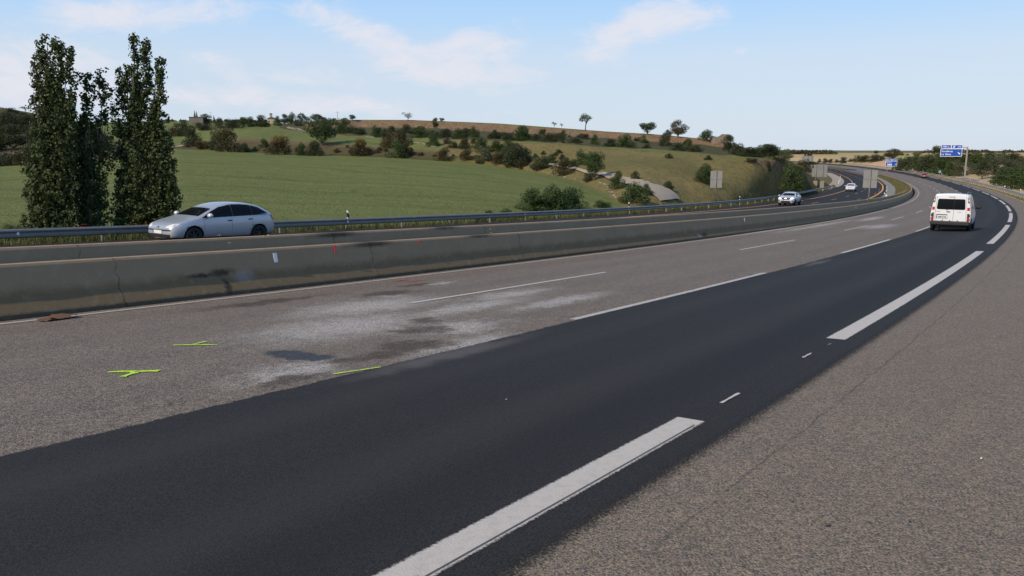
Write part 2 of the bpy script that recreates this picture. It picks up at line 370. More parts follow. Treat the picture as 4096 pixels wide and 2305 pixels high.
# ------------------------------------------------------------------ near carriageway
sN = srange(-40, 700)
oR = lambda s: np.interp(s, [0, 40, 100, 220, 300], [-2.9, -2.75, -2.3, -1.9, -1.8])
road = strip('road', sN, [(oR, lambda s: zr(oR(s))), (-.4, zr(-.4)), (3.6, zr(3.6)), (7.2, zr(7.2)), (11.4, zr(11.4))], m_old, kind='structure')
road['label'] = 'worn grey asphalt of the near carriageway with brown stains and white powder'
sD = srange(-40, 560)
jn = RNG.normal(0, .02, len(sD))
lanes = strip('resurfaced_lane', sD, [(-.62, zr(-.62) + .004), (-.2, zr(-.2) + .004), (3.74, zr(3.74) + .004)], m_new, road)
lanes['label'] = 'fresh dark asphalt lane beside the worn lanes'
def dash(parent, s0, s1, o0, wd, zf, m, name='lane_dash', lift=.008, ofun=None):
    n = max(2, int((s1 - s0) / 1.0) + 1); s = np.linspace(s0, s1, n); oc = ofun(s) if ofun else np.full(n, o0)
    L = rp(s, oc - wd / 2, zf(s, oc - wd / 2) + lift); R = rp(s, oc + wd / 2, zf(s, oc + wd / 2) + lift)
    V = np.stack([L, R], 1).reshape(-1, 3); U = np.stack([np.c_[s, np.zeros(n)], np.c_[s, np.ones(n)]], 1).reshape(-1, 2)
    return mesh_np(name, V, grid_faces(n, 2), m, parent, uv=U)
zfr = lambda s, o: zr(o)
for k in range(-1, 17):
    a = .447 + 24.39 * k; dash(road, a, a + 19.75, -.04, .26, zfr, m_white, 'edge_line_dash')
for k in range(0, 22): dash(road, .0 + 17.4 * k, 17.4 * k + (9.2 if k < 4 else 7.4), 3.72, .15, zfr, m_white_worn if k == 0 else m_white, 'lane_dash', .009)
for k in range(0, 22): dash(road, .1 + 17.45 * k, 17.45 * k + 7.4, 7.22, .13, zfr, m_white, 'lane_dash')
dash(road, -40, 420, 10.75, .15, zfr, m_white_worn, 'median_edge_line')
def spray(parent, segs, m, name, wd=.07):
    mb = []; U = []; Fs = []
    for (s0, o0, s1, o1) in segs:
        a = Vector((s0, o0)); bb = Vector((s1, o1)); d = (bb - a).normalized(); n = Vector((-d.y, d.x)) * wd / 2
        k = len(mb); m_ = 6
        for i in range(m_ + 1):
            p = a.lerp(bb, i / m_); wob = .55 + .9 * rnd.random()
            for q, vv in ((p - n * wob, 0), (p + n * wob, 1)):
                mb.append(rp(q.x, q.y, zr(q.y) + .010)[0]); U.append((i, vv))
        Fs += [[k + 2 * i, k + 2 * i + 2, k + 2 * i + 3, k + 2 * i + 1] for i in range(m_)]
    return mesh_np(name, mb, Fs, m, parent, uv=U)
spray(road, [(-4.78, 6.83, -4.43, 6.38), (-4.60, 6.66, -4.38, 6.72)], m_green, 'green_spray_mark', .055)
spray(road, [(-6.10, 5.88, -5.74, 5.48), (-5.92, 5.62, -6.13, 5.52), (-5.95, 5.72, -6.03, 5.84)], m_green, 'green_spray_mark', .08)
spray(road, [(-4.75, 3.78, -4.2, 3.62)], m_green, 'green_spray_mark', .035)
m_seam = mat('dark_paint_seam', (.10, .09, .08), .8)[0]
dash(road, -23.9, -4.35, -.135, .010, zfr, m_seam, 'paint_seam', .013)
spray(road, [(-3.55, -.045, -3.1, -.045), (-1.05, -.045, -.72, -.05)], m_white, 'paint_sliver', .03)
spray(road, [(2.8, 10.27, 3.3, 10.32), (2.95, 9.97, 3.35, 9.88)], m_red, 'red_spray_mark', .08)

# ------------------------------------------------------------------ far carriageway
oIn = lambda s: np.interp(s, [100, 125, 170, 218, 300, 340], [13.0, 15.3, 16.5, 17.4, 17.6, 18.2])
oOut = lambda s: np.interp(s, [60, 118, 192, 300], [25.3, 26.2, 27.2, 27.6])
zO = lambda o: (lambda s: zopp(s, o(s) if callable(o) else o))
sO = srange(-45, 700)
opp = strip('opposite_road', sO, [(oIn, zO(oIn)), (20.0, zO(20.0)), (oOut, zO(oOut))], m_opp, kind='structure')
opp['label'] = 'dark asphalt carriageway with temporary orange lines beyond the median barriers'
zfo = lambda s, o: zopp(s, o)
oLL = lambda s: np.interp(s, [0, 107, 156, 230, 310, 500], [23.1, 23.4, 23.8, 25.2, 26.0, 26.4])
oRL = lambda s: np.interp(s, [0, 115, 140, 186, 214, 300, 340], [16.0, 16.3, 16.8, 17.7, 18.0, 18.8, 19.6])
oMD = lambda s: np.interp(s, [0, 124, 155, 175, 263, 320], [20.1, 20.3, 20.5, 20.9, 22.1, 22.8])
dash(opp, -40, 480, 0, .22, zfo, m_orange, 'orange_edge_line', .008, oLL)
dash(opp, -40, 480, 0, .32, zfo, m_orange, 'orange_edge_line', .008, oRL)
for k in range(-2, 24): dash(opp, 16.2 * k + 10.5, 16.2 * k + 15.5, 0, .14, zfo, m_orange, 'orange_lane_dash', .008, oMD)
for k in range(2, 12): dash(opp, 15.0 * k + 6.5, 15.0 * k + 10.5, 0, .14, zfo, m_orange, 'orange_lane_dash', .008, lambda s: np.interp(s, [0, 130, 160, 200], [17.4, 17.35, 17.6, 18.9]))

# ------------------------------------------------------------------ materials: ground and objects
m_conc, nt, b = mat('barrier_concrete', rough=.85, spec=.25)
uv = UV(nt); us, uh, uf = XYZ(nt, uv); pos = GEO(nt)
n1 = NOI(nt, SC(nt, uv, (.8, 1.5, 1)), 1.5, 5.0, .65); n2 = NOI(nt, uv, 9.0, 5.0, .7); n3 = NOI(nt, uv, 60.0, 3.0, .6)
dr = NOI(nt, SC(nt, uv, (3.0, .5, 1)), 1.6, 6.0, .7)
c = MIX(nt, n1, (.245, .182, .112), (.335, .255, .165))
c = MIX(nt, MA(nt, 'MULTIPLY', SM(nt, dr, .5, .85), .22), c, (.40, .32, .22))
c = MIX(nt, MA(nt, 'MULTIPLY', SM(nt, dr, .45, .2), .15), c, (.13, .115, .085))
lowb = MA(nt, 'MULTIPLY', SM(nt, MA(nt, 'ADD', uh, MA(nt, 'MULTIPLY', MA(nt, 'SUBTRACT', n1, .5), .30)), .54, .32), SM(nt, n2, .15, .45, .75, 1.0))
c = MIX(nt, lowb, c, MIX(nt, n2, (.145, .102, .054), (.205, .150, .084)))
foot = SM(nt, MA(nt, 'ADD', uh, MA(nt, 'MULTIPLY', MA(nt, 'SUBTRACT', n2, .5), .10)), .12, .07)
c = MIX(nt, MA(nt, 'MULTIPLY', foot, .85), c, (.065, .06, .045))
topb = SM(nt, uh, .868, .89)
c = MIX(nt, topb, c, MIX(nt, SM(nt, n2, .3, .7), (.42, .22, .10), (.50, .34, .21)))  # sunlit top edge painted into the concrete as a brighter orange-brown
# scorch and tyre marks, scrapes
wa = MA(nt, 'SUBTRACT', n2, .5); wb = MA(nt, 'SUBTRACT', NOI(nt, uv, 5.0, 5.0, .7), .5)
us2 = MA(nt, 'ADD', us, MA(nt, 'MULTIPLY', wb, .45)); uh2 = MA(nt, 'ADD', uh, MA(nt, 'MULTIPLY', wa, .12))
sc_ = maxof(nt, [blob(nt, us2, uh2, *q) for q in [(-1.05, .46, .30, .09), (-1.0, .18, .10, .18), (-1.45, .43, .45, .05), (3.2, .84, .8, .08), (7.5, .86, .7, .05), (24.5, .18, .45, .10)]])
c = MIX(nt, MA(nt, 'MULTIPLY', SM(nt, sc_, .05, 1.0), .85), c, (.016, .016, .017))
scr = maxof(nt, [blob(nt, us2, uh2, *q) for q in [(-.55, .36, .35, .16), (14.0, .86, .8, .06), (23.8, .18, .25, .12)]])
c = MIX(nt, MA(nt, 'MULTIPLY', SM(nt, scr, .35, .9), .55), c, (.30, .28, .26))
crk = SM(nt, MA(nt, 'ABSOLUTE', MA(nt, 'SUBTRACT', MA(nt, 'FRACT', MA(nt, 'ADD', MA(nt, 'MULTIPLY', us, 1 / 6.3), MA(nt, 'MULTIPLY', wb, .035))), .5)), .0035, .001)
c = MIX(nt, MA(nt, 'MULTIPLY', MA(nt, 'MULTIPLY', crk, SM(nt, n1, .35, .5)), .65), c, (.02, .02, .018))
c = MIX(nt, MA(nt, 'MULTIPLY', SM(nt, n3, .42, .75), .32), c, (.10, .085, .06))
c = MIX(nt, MA(nt, 'MULTIPLY', SM(nt, NOI(nt, uv, 4.0, 6.0, .75), .5, .75), .25), c, (.42, .36, .27))
SET(nt, b, 'Base Color', c); BUMP(nt, b, n3, .25, .003)

m_conc2, nt, b = mat('pale_concrete', rough=.85)
c = MIX(nt, NOI(nt, GEO(nt), .6, 5.0, .6), (.19, .165, .13), (.30, .27, .225)); SET(nt, b, 'Base Color', c)
m_pave2, nt, b = mat('old_median_paving', rough=.85)
c = MIX(nt, NOI(nt, GEO(nt), .3, 5.0, .6), (.12, .115, .11), (.17, .16, .15)); SET(nt, b, 'Base Color', c)
m_soil, nt, b = mat('median_soil', rough=.95)
c = MIX(nt, NOI(nt, GEO(nt), 3.0, 5.0, .7), (.075, .06, .04), (.16, .13, .085)); SET(nt, b, 'Base Color', c)
m_mgrass, nt, b = mat('dry_median_grass', rough=.95, spec=.1)
n1 = NOI(nt, GEO(nt), .5, 5.0, .65); n2 = NOI(nt, GEO(nt), 3.0, 4.0, .7)
c = MIX(nt, n1, (.10, .085, .035), (.19, .145, .075)); c = MIX(nt, SM(nt, n2, .45, .7), c, (.075, .085, .03)); SET(nt, b, 'Base Color', c); BUMP(nt, b, n2, .6, .1)
m_gravel, nt, b = mat('gravel', rough=.95)
n1 = NOI(nt, GEO(nt), .35, 5.0, .65); n2 = NOI(nt, GEO(nt), 4.0, 4.0, .7)
c = MIX(nt, n1, (.33, .265, .19), (.42, .345, .26)); c = MIX(nt, SM(nt, n2, .45, .75), c, (.28, .22, .155)); SET(nt, b, 'Base Color', c)
m_steel, nt, b = mat('galvanised_steel', rough=.55, metal=.35, spec=.4)
n1 = NOI(nt, GEO(nt), 1.3, 5.0, .65); n2 = NOI(nt, SC(nt, GEO(nt), (1, 1, 6)), 3.0, 4.0, .6)
c = MIX(nt, n1, (.17, .165, .155), (.27, .26, .245)); c = MIX(nt, MA(nt, 'MULTIPLY', SM(nt, n2, .55, .8), .5), c, (.15, .14, .13)); SET(nt, b, 'Base Color', c)
m_steel_r, nt, b = mat('weathered_steel', rough=.55, metal=.5)
c = MIX(nt, NOI(nt, GEO(nt), 1.3, 5.0, .65), (.30, .275, .25), (.42, .39, .36)); SET(nt, b, 'Base Color', c)
m_signback, nt, b = mat('sign_back_metal', rough=.6, metal=.25)
n1 = NOI(nt, GEO(nt), .8, 4.0, .6); c = MIX(nt, n1, (.20, .20, .195), (.27, .27, .262)); SET(nt, b, 'Base Color', c)
m_ref, nt, b = mat('white_reflector', (.75, .75, .74), .4)
mat('black_plastic', (.018, .018, .02), .5); mat('delineator_white', (.72, .72, .70), .55); mat('delineator_red', (.45, .06, .04), .5)
MATS['delineator_amber'] = mat('delineator_amber', (.7, .4, .05), .5)[0]

# ------------------------------------------------------------------ concrete barriers
doff = lambda s: np.interp(s, [60, 120, 190, 240, 290], [0, .35, .7, 1.1, 1.9])
PROF = [(-.38, 0), (-.38, .075), (-.20, .33), (-.11, .84), (-.085, .88), (.085, .88), (.11, .84), (.20, .33), (.38, .075), (.38, 0)]
def barrier(name, s0, s1, oc, zb, hs, label):
    s = srange(s0, s1); o = oc(s); z = zb(s); n = len(PROF); V = []; U = []
    wob = RNG.normal(0, .004, (len(s),))
    for (po, ph) in PROF:
        V.append(rp(s, o + po + wob * (ph > .5), z + ph * hs)); U.append(np.c_[s, np.full(len(s), ph)])
    V = np.stack(V, 1).reshape(-1, 3); U = np.stack(U, 1).reshape(-1, 2)
    f = list(map(list, grid_faces(len(s), n))) + [list(range(n)), list(range((len(s) - 1) * n, len(s) * n))[::-1]]
    ob = mesh_np(name, V, f, m_conc, uv=U); tag(ob, label, 'barrier', 'concrete median barriers'); return ob
bn = barrier('concrete_barrier', -40, 300, lambda s: 11.48 + doff(s), lambda s: zr(11.1) + 0 * s, .975, 'stained grey concrete barrier standing along the near worn lanes')
bf = barrier('concrete_barrier', -40, 150, lambda s: 12.78 + doff(s) + np.interp(s, [60, 140], [0, -.5]), lambda s: np.interp(s, [0, 60, 140], [-.36, -.30, -.45]), 1.0, 'taller grey concrete barrier behind the first, along the orange-lined lanes')
tops = lambda s: 11.48 + doff(s)
strip('median_soil', srange(-40, 150), [(lambda s: tops(s) + .15, -.20), (lambda s: tops(s) + .45, -.12), (lambda s: tops(s) + 1.0, -.15)], m_soil, kind='structure')
strip('median_grass', srange(108, 303), [(lambda s: tops(s) + .13, lambda s: .22 + 0 * s), (lambda s: tops(s) + .7, lambda s: .18 + .1 * np.sin(s * .7)), (lambda s: (tops(s) + oIn(s) - 1.4) / 2, lambda s: .05 + .08 * np.sin(s * .43)), (lambda s: oIn(s) - 1.5, lambda s: zopp(s, 16) + .02)], m_mgrass, kind='structure')
strip('concrete_gutter', srange(112, 303), [(lambda s: oIn(s) - 1.55, lambda s: zopp(s, 16) + .035), (lambda s: oIn(s) - .7, lambda s: zopp(s, 16) - .01), (lambda s: oIn(s) + .02, lambda s: zopp(s, 16) + .045)], m_conc2, kind='structure')
strip('median_crossing', srange(300, 372), [(11.2, zr(11.2) + .006), (14.5, -.3), (lambda s: oIn(s) + .1, lambda s: zopp(s, 18) + .03)], m_pave2, kind='structure')
strip('median_grass', srange(372, 690), [(11.3, zr(11.3) + .02), (12.2, -.15), (15, 0.0), (lambda s: oIn(s) + .1, lambda s: zopp(s, 18) + .03)], m_mgrass, kind='structure')
def stick_on(parent, s, h0, h1, wd, m, name):                  # plate on the near face of the near barrier
    def face(h): return 11.48 + float(doff(s)) + np.interp(h, [.075, .33, .84], [-.38, -.20, -.11]) - .012
    z0 = zr(11.1); t = Vector((math.cos(heading(s)), math.sin(heading(s)), 0)); nrm = Vector((math.sin(heading(s)), -math.cos(heading(s)), .12)) * .012
    a = rp1(s, face(h0), z0 + h0 * .975); c_ = rp1(s, face(h1), z0 + h1 * .975); mb = MB()
    q = [a - t * wd / 2, a + t * wd / 2, c_ + t * wd / 2, c_ - t * wd / 2]
    mb.add(q + [p + nrm for p in q], [(4, 5, 6, 7), (0, 3, 2, 1), (0, 1, 5, 4), (1, 2, 6, 5), (2, 3, 7, 6), (3, 0, 4, 7)]); return weld_normals(mb.build(name, m, parent))
for px in (1102, 2975, 3422, 3563): stick_on(bn, s_at_px(px, 11.37, .15), .58, .78, .09 if px < 3000 else .14, m_ref, 'reflector_plate')
m_redspray = mat('red_spray_on_concrete', (.72, .05, .07), .7)[0]
for px in (1339, 1680): stick_on(bn, s_at_px(px, 11.37, .25), .69 if px < 1500 else .77, .86, .05, m_redspray, 'red_spray_mark')

# ------------------------------------------------------------------ terrain left of the road (swept outward from the verge)
PX = np.arange(-2500, 3332, 14.0); NCOL = len(PX)
def lerp_line(tab):
    t = np.array(tab, float); x = t[:, 0] * P2
    return np.interp(PX, x, t[:, 1]) * P2, np.interp(PX, x, t[:, 2])
oEdge = lambda s: oOut(s) - .05
sT = np.array([s_at_px(p, oEdge, zO(oEdge), -42, 205) for p in PX])
sT = np.maximum.accumulate(sT)
row0 = rp(sT, oEdge(sT), zopp(sT, oEdge(sT)) - .012)
sT2 = sT + 1.6
row1 = rp(sT2, oEdge(sT2) + 1.2, zopp(sT2, oEdge(sT2)) - .10); row1b = rp(sT2 + 1.5, oEdge(sT2) + 2.6, zopp(sT2, oEdge(sT2)) - .45)
def row_from(tab, zov=None):
    y, d = lerp_line(tab); return np.array([at_depth(p, yy, dd) for p, yy, dd in zip(PX, y, d)])
FT = [(-900, 440, 140), (0, 419, 150), (200, 402, 165), (440, 374, 185), (600, 381, 175), (777, 389, 165), (960, 395, 155), (1100, 404, 145), (1200, 412, 138), (1270, 421, 130), (1350, 433, 122), (1400, 441, 113), (1480, 463, 98), (1530, 490, 84), (1560, 505, 74), (1600, 515, 66)]
GT = [(-900, 420, 165), (0, 398, 170), (200, 385, 182), (440, 366, 197), (600, 345, 190), (777, 356, 178), (844, 360, 174), (960, 366, 168), (1040, 374, 160), (1102, 378, 154), (1167, 386, 147), (1270, 398, 138), (1379, 417, 124), (1446, 427, 114), (1513, 441, 102), (1607, 460, 88), (1650, 478, 79), (1690, 496, 72), (1715, 508, 69)]
MT = [(-900, 395, 210), (0, 372, 215), (200, 360, 225), (440, 341, 255), (600, 319, 275), (677, 319, 275), (777, 331, 245), (857, 338, 230), (925, 344, 215), (965, 351, 198), (1043, 352, 180), (1193, 354, 162), (1271, 356, 154), (1392, 362, 144), (1527, 371, 133), (1688, 383, 122), (1795, 390, 116), (1903, 397, 113), (1950, 403, 115), (2010, 420, 127), (2060, 442, 140), (2095, 458, 150)]
BT = [(-900, 300, 280), (0, 300, 290), (150, 318, 300), (250, 318, 420), (440, 322, 480), (600, 314, 420), (690, 317, 360), (760, 322, 275), (790, 322, 262), (898, 319, 285), (1086, 323, 280), (1301, 335, 270), (1419, 340, 265), (1554, 350, 258), (1715, 359, 250), (1795, 368, 245), (1870, 382, 225), (1950, 400, 180), (2010, 425, 175), (2095, 470, 195)]
RT = [(-900, 240, 330), (0, 270, 330), (80, 284, 330), (150, 300, 340), (250, 308, 700), (440, 305, 800), (600, 309, 700), (690, 309, 520), (755, 314, 300), (790, 306, 272), (833, 303, 291), (898, 301.5, 291), (1032, 302, 287), (1167, 307, 284), (1258, 311, 280), (1392, 321, 274), (1527, 331, 266), (1634, 337, 259), (1715, 344, 255), (1795, 352, 249), (1870, 374, 238), (1950, 398, 240), (2010, 430, 230), (2095, 490, 240)]
anchors = [row0, row1, row1b, row_from(FT), row_from(GT), row_from(MT), row_from(BT), row_from(RT)]
far_row = anchors[-1].copy(); k = (np.linalg.norm(far_row[:, :2], axis=1, keepdims=True) + 250) / np.linalg.norm(far_row[:, :2], axis=1, keepdims=True)
far_row[:, :2] *= k; far_row[:, 2] -= 10
anchors.append(far_row)
# keep rows moving outward where the field has run out
for i in range(3, len(anchors)):
    dprev = np.linalg.norm(anchors[i - 1][:, :2], axis=1); d = np.linalg.norm(anchors[i][:, :2], axis=1)
    bad = d < dprev + .6
    if bad.any():
        rr = anchors[i - 1][bad]; kk = ((dprev[bad] + .6) / dprev[bad])[:, None]; rr = rr.copy(); rr[:, :2] *= kk; anchors[i][bad] = rr
def smooth_cols(a, n=15):
    k = np.ones(n) / n; return np.stack([np.convolve(np.pad(a[:, i], n // 2, mode='edge'), k, 'valid') for i in range(a.shape[1])], 1)
sel = (PX > 2100)[:, None]
for i in (3, 4): anchors[i] = np.where(sel, smooth_cols(anchors[i]), anchors[i])
SUB = [1, 2, 40, 9, 16, 8, 6, 5]
rows = []; band = []; gap = []
for i, n in enumerate(SUB):
    for j in range(n):
        t = j / n; tt = t
        if i == 2: tt = t ** 1.25
        rows.append(anchors[i] * (1 - tt) + anchors[i + 1] * tt); band.append(i + t); gap.append(np.linalg.norm((anchors[i + 1] - anchors[i])[:, :2], axis=1))
rows.append(anchors[-1]); band.append(len(SUB)); gap.append(gap[-1])
GAP = np.clip(np.stack(gap) / 25, 0, 1)
TV = np.stack(rows); band = np.array(band)
def vnoise(x, y, f, seed=0):                                  # smooth value noise
    r = np.random.default_rng(seed).random((256, 256)); X = x * f; Y = y * f; xi = np.floor(X).astype(int); yi = np.floor(Y).astype(int); fx = X - xi; fy = Y - yi
    fx = fx * fx * (3 - 2 * fx); fy = fy * fy * (3 - 2 * fy); g = lambda a, b: r[a % 256, b % 256]
    return (g(xi, yi) * (1 - fx) + g(xi + 1, yi) * fx) * (1 - fy) + (g(xi, yi + 1) * (1 - fx) + g(xi + 1, yi + 1) * fx) * fy - .5
bw = np.repeat(band[:, None], NCOL, 1)
x_, y_ = TV[..., 0], TV[..., 1]
infield = np.clip((bw - 2.1) * 4, 0, 1) * np.clip((3 - bw) * 4, 0, 1)
# a broad swell and hollow in the crop
TV[..., 2] += infield * (1.1 * vnoise(x_, y_, 1 / 42, 3) + .5 * vnoise(x_, y_, 1 / 17, 4) + .10 * vnoise(x_, y_, 1 / 3.0, 9))
rough_ = np.clip((bw - 3.05) * 6, 0, 1) * np.clip((7.02 - bw) * 3, 0, 1)
notrow = np.abs(bw - np.round(bw)) > .02
TV[..., 2] += rough_ * GAP * notrow * (.9 * vnoise(x_, y_, 1 / 9.0, 5) + .6 * vnoise(x_, y_, 1 / 3.2, 6))
cliff = (bw > 6) & (bw < 7)
TV[..., 2] += cliff * .9 * vnoise(x_, y_ * 3, 1 / 2.5, 8); TV[..., 1] += cliff * 2.5 * vnoise(x_, y_ * 2, 1 / 4.0, 7)
# zone weights: R crop, G bare earth, B dry grass slope, A unused
W = np.zeros(TV.shape[:2] + (4,)); W[..., 3] = np.clip(bw - 2, 0, 1)
pxm = np.repeat(PX[None, :] / P2, len(band), 0)
W[..., 0] = ((bw >= 2.05) & (bw <= 2.995) & (pxm < 1600)) | ((bw >= 4.0) & (bw < 5.0) & (pxm > 440) & (pxm < 1105)) | (bw >= 7.0) | ((bw >= 5.0) & (bw < 5.12) & (pxm > 1030) & (pxm < 1960)) | ((bw > 4.2) & (bw < 5) & (pxm > 400) & (pxm < 470)) | ((bw >= 5) & (pxm > 150) & (pxm < 700))
W[..., 1] = ((bw >= 6.0) & (bw < 6.95) & (pxm > 760) & (pxm < 1880)) * .95 + ((bw > 3.0) & (bw < 4.0) & (pxm > 560) & (pxm < 1400)) * .40 + ((bw >= 3.8) & (bw <= 4.0) & (pxm > 560) & (pxm < 1160)) * .4 + ((bw > 4.55) & (bw < 5.02) & (pxm > 1250) & (pxm < 1560)) * .38 + ((bw > 4.7) & (pxm > 1890) & (pxm < 2010) & (bw < 5.4)) * .6 + ((bw > 4.1) & (bw < 4.6) & (pxm < 45)) * 1.0
W[..., 2] = ((bw > 2.95) & (pxm > 1100) & (bw < 5)) * 1.0 + ((bw < 2.05)) * .35
def blur2(a, n=1):
    for _ in range(n):
        q = np.pad(a, ((1, 1), (1, 1), (0, 0)), mode='edge'); a = (q[:-2, 1:-1] + q[2:, 1:-1] + q[1:-1, :-2] + q[1:-1, 2:] + 2 * q[1:-1, 1:-1]) / 6
    return a
W[..., 1:3] = blur2(W[..., 1:3], 3); W[..., :1] = blur2(W[..., :1], 1)
m_terr, nt, b = mat('hillside_ground', rough=.95, spec=.08)
pos = GEO(nt); vcn = N(nt, 'ShaderNodeVertexColor', dict(layer_name='zone')); vc = vcn.outputs[0]; fld = vcn.outputs[1]; zr_, zg_, zb_ = XYZ(nt, vc)
n1 = NOI(nt, pos, .05, 5.0, .6); n2 = NOI(nt, pos, .35, 5.0, .65); n3 = NOI(nt, pos, 1.6, 5.0, .7); n4 = NOI(nt, SC(nt, pos, (1, 1, 2.5)), 5.0, 3.0, .7)
per = MA(nt, 'MULTIPLY', MA(nt, 'SUBTRACT', n3, .5), .9)
scrub = MIX(nt, n2, (.065, .062, .026), (.135, .110, .052)); scrub = MIX(nt, SM(nt, n3, .45, .75), scrub, (.050, .062, .022))
dry = MIX(nt, n2, (.20, .160, .058), (.285, .215, .098)); dry = MIX(nt, SM(nt, n3, .42, .7), dry, (.125, .125, .042)); dry = MIX(nt, MA(nt, 'MULTIPLY', SM(nt, n1, .4, .65), .6), dry, (.115, .115, .04))
earth = MIX(nt, n2, (.19, .115, .070), (.31, .215, .145)); earth = MIX(nt, SM(nt, n4, .5, .75), earth, (.15, .09, .055)); earth = MIX(nt, SM(nt, n3, .46, .62), earth, (.12, .10, .045))
tram = SM(nt, MA(nt, 'ABSOLUTE', MA(nt, 'SUBTRACT', NOI(nt, SC(nt, pos, (1, 1.6, 1)), .045, 2.0, .4), .5)), .005, .002)
crop = MIX(nt, n1, (.125, .160, .040), (.165, .188, .060)); crop = MIX(nt, MA(nt, 'MULTIPLY', SM(nt, n2, .40, .72), .65), crop, (.200, .190, .070))
lodg = SM(nt, NOI(nt, SC(nt, pos, (1.0, 2.2, 1)), .16, 4.0, .6, .6), .58, .75)
crop = MIX(nt, MA(nt, 'MULTIPLY', lodg, .62), crop, (.085, .122, .036))
crop = MIX(nt, MA(nt, 'MULTIPLY', SM(nt, n3, .4, .8), .25), crop, (.085, .10, .03)); crop = MIX(nt, MA(nt, 'MULTIPLY', tram, .45), crop, (.06, .075, .025))
# drill passes following the contour, uneven growth between them
fb_ = MA(nt, 'ADD', fld, MA(nt, 'MULTIPLY', MA(nt, 'SUBTRACT', NOI(nt, pos, .02, 2.0, .5), .5), .35))
ban = NOI(nt, N(nt, 'ShaderNodeCombineXYZ', None, {0: MA(nt, 'MULTIPLY', fb_, 34.0), 1: MA(nt, 'MULTIPLY', n1, 1.2), 2: 0.0}).outputs[0], 1.0, 4.0, .65)
crop = MIX(nt, MA(nt, 'MULTIPLY', SM(nt, ban, .38, .68), .55), crop, (.195, .205, .072)); crop = MIX(nt, MA(nt, 'MULTIPLY', SM(nt, ban, .5, .3), .45), crop, (.088, .118, .034))
tl = MA(nt, 'ABSOLUTE', MA(nt, 'SUBTRACT', MA(nt, 'FRACT', MA(nt, 'MULTIPLY', fb_, 9.0)), .5)); crop = MIX(nt, MA(nt, 'MULTIPLY', SM(nt, MA(nt, 'ABSOLUTE', MA(nt, 'SUBTRACT', tl, .05)), .016, .006), SM(nt, n2, .4, .6, .1, .5)), crop, (.075, .085, .03))
c = MIX(nt, SM(nt, MA(nt, 'ADD', zb_, per), .3, .6), scrub, dry)
c = MIX(nt, SM(nt, MA(nt, 'ADD', zg_, per), .35, .6), c, earth)
c = MIX(nt, SM(nt, MA(nt, 'ADD', zr_, MA(nt, 'MULTIPLY', per, .5)), .35, .6), c, crop)
SET(nt, b, 'Base Color', c)
BUMP(nt, b, MA(nt, 'ADD', MA(nt, 'ADD', n3, MA(nt, 'MULTIPLY', n2, 1.5)), MA(nt, 'MULTIPLY', n4, .6)), .9, .30)
hill = mesh_np('hillside', TV.reshape(-1, 3), grid_faces(len(band), NCOL), m_terr, col=W.reshape(-1, 4), attr='zone', smooth=True)
tag(hill, 'green crop field and terraced hillside beyond the far guardrail', kind='structure')

# ------------------------------------------------------------------ ground right of the road and beyond the bend
sG = np.concatenate([np.arange(-55, 140, 5), np.arange(140, 720, 6)])
lat = np.array([0, .5, 1.6, 3, 5, 8, 12, 18, 26, 38, 55, 80, 120, 180, 280, 420, 700, 1200])
zA_ = np.array([-.02, -.03, -.35, -.6, -.7, -.4, .1, .7, 1.4, 2.3, 3.1, 3.7, 4.0, 4.2, 4.6, 5.0, 4.5, 2])
zC_ = np.array([-.02, -.03, -.25, -.1, .9, 2.1, 2.8, 3.0, 3.0, 2.9, 2.9, 3.0, 3.2, 3.2, 3.6, 4.4, 4.2, 2])
GV = []
for s in sG:
    t = float(np.interp(s, [290, 350], [0, 1])); o0 = float(oR(s)); z = zA_ * (1 - t) + zC_ * t
    if t > 0: z = z * (1 + t * .25 * math.sin(s * .11) * (lat > 4) * (lat < 40))
    p = rp(np.full(len(lat), s), o0 - lat, z + zr(o0)); 
    for q_, l_ in zip(p, lat): GV.append(q_)
GV = np.array(GV).reshape(len(sG), len(lat), 3)
la = np.repeat(lat[None, :], len(sG), 0); sa = np.repeat(sG[:, None], len(lat), 1)
GV[..., 2] += np.clip((la - 2) / 10, 0, 1) * (1.0 * vnoise(GV[..., 0], GV[..., 1], 1 / 25, 21) + .4 * vnoise(GV[..., 0], GV[..., 1], 1 / 8, 22)) + np.clip((la - 150) / 200, 0, 1) * 3.0 * vnoise(GV[..., 0], GV[..., 1], 1 / 160, 23)
W = np.zeros(GV.shape[:2] + (4,)); W[..., 3] = 1
W[..., 0] = ((la > 30) & (la < 200) & (sa > 405) & (sa < 640)) * 1.0
W[..., 1] = ((la > 3.5) & (la < 13) & (sa > 330) & (sa < 430)) * .9 + ((la > 6) & (sa < 330)) * .35 + ((la >= 60) & (sa < 395)) * .25 
W[..., 2] = 1.0
m_gr, nt, b = mat('roadside_ground', rough=.95, spec=.08)
pos = GEO(nt); vc = N(nt, 'ShaderNodeVertexColor', dict(layer_name='zone')).outputs[0]; zr_, zg_, zb_ = XYZ(nt, vc)
n1 = NOI(nt, pos, .03, 5.0, .6); n2 = NOI(nt, pos, .25, 5.0, .65); n3 = NOI(nt, pos, 1.2, 4.0, .7)
per = MA(nt, 'MULTIPLY', MA(nt, 'SUBTRACT', n2, .5), 1.0)
dry = MIX(nt, n1, (.40, .295, .155), (.52, .40, .24)); dry = MIX(nt, SM(nt, n3, .45, .75), dry, (.27, .215, .10)); dry = MIX(nt, SM(nt, n2, .60, .8), dry, (.17, .155, .065))
earth = MIX(nt, n2, (.44, .265, .155), (.56, .385, .25)); pale = MIX(nt, n1, (.33, .30, .10), (.42, .37, .15))
c = MIX(nt, SM(nt, MA(nt, 'ADD', zg_, per), .3, .6), dry, earth); c = MIX(nt, SM(nt, MA(nt, 'ADD', zr_, MA(nt, 'MULTIPLY', per, .3)), .4, .6), c, pale)
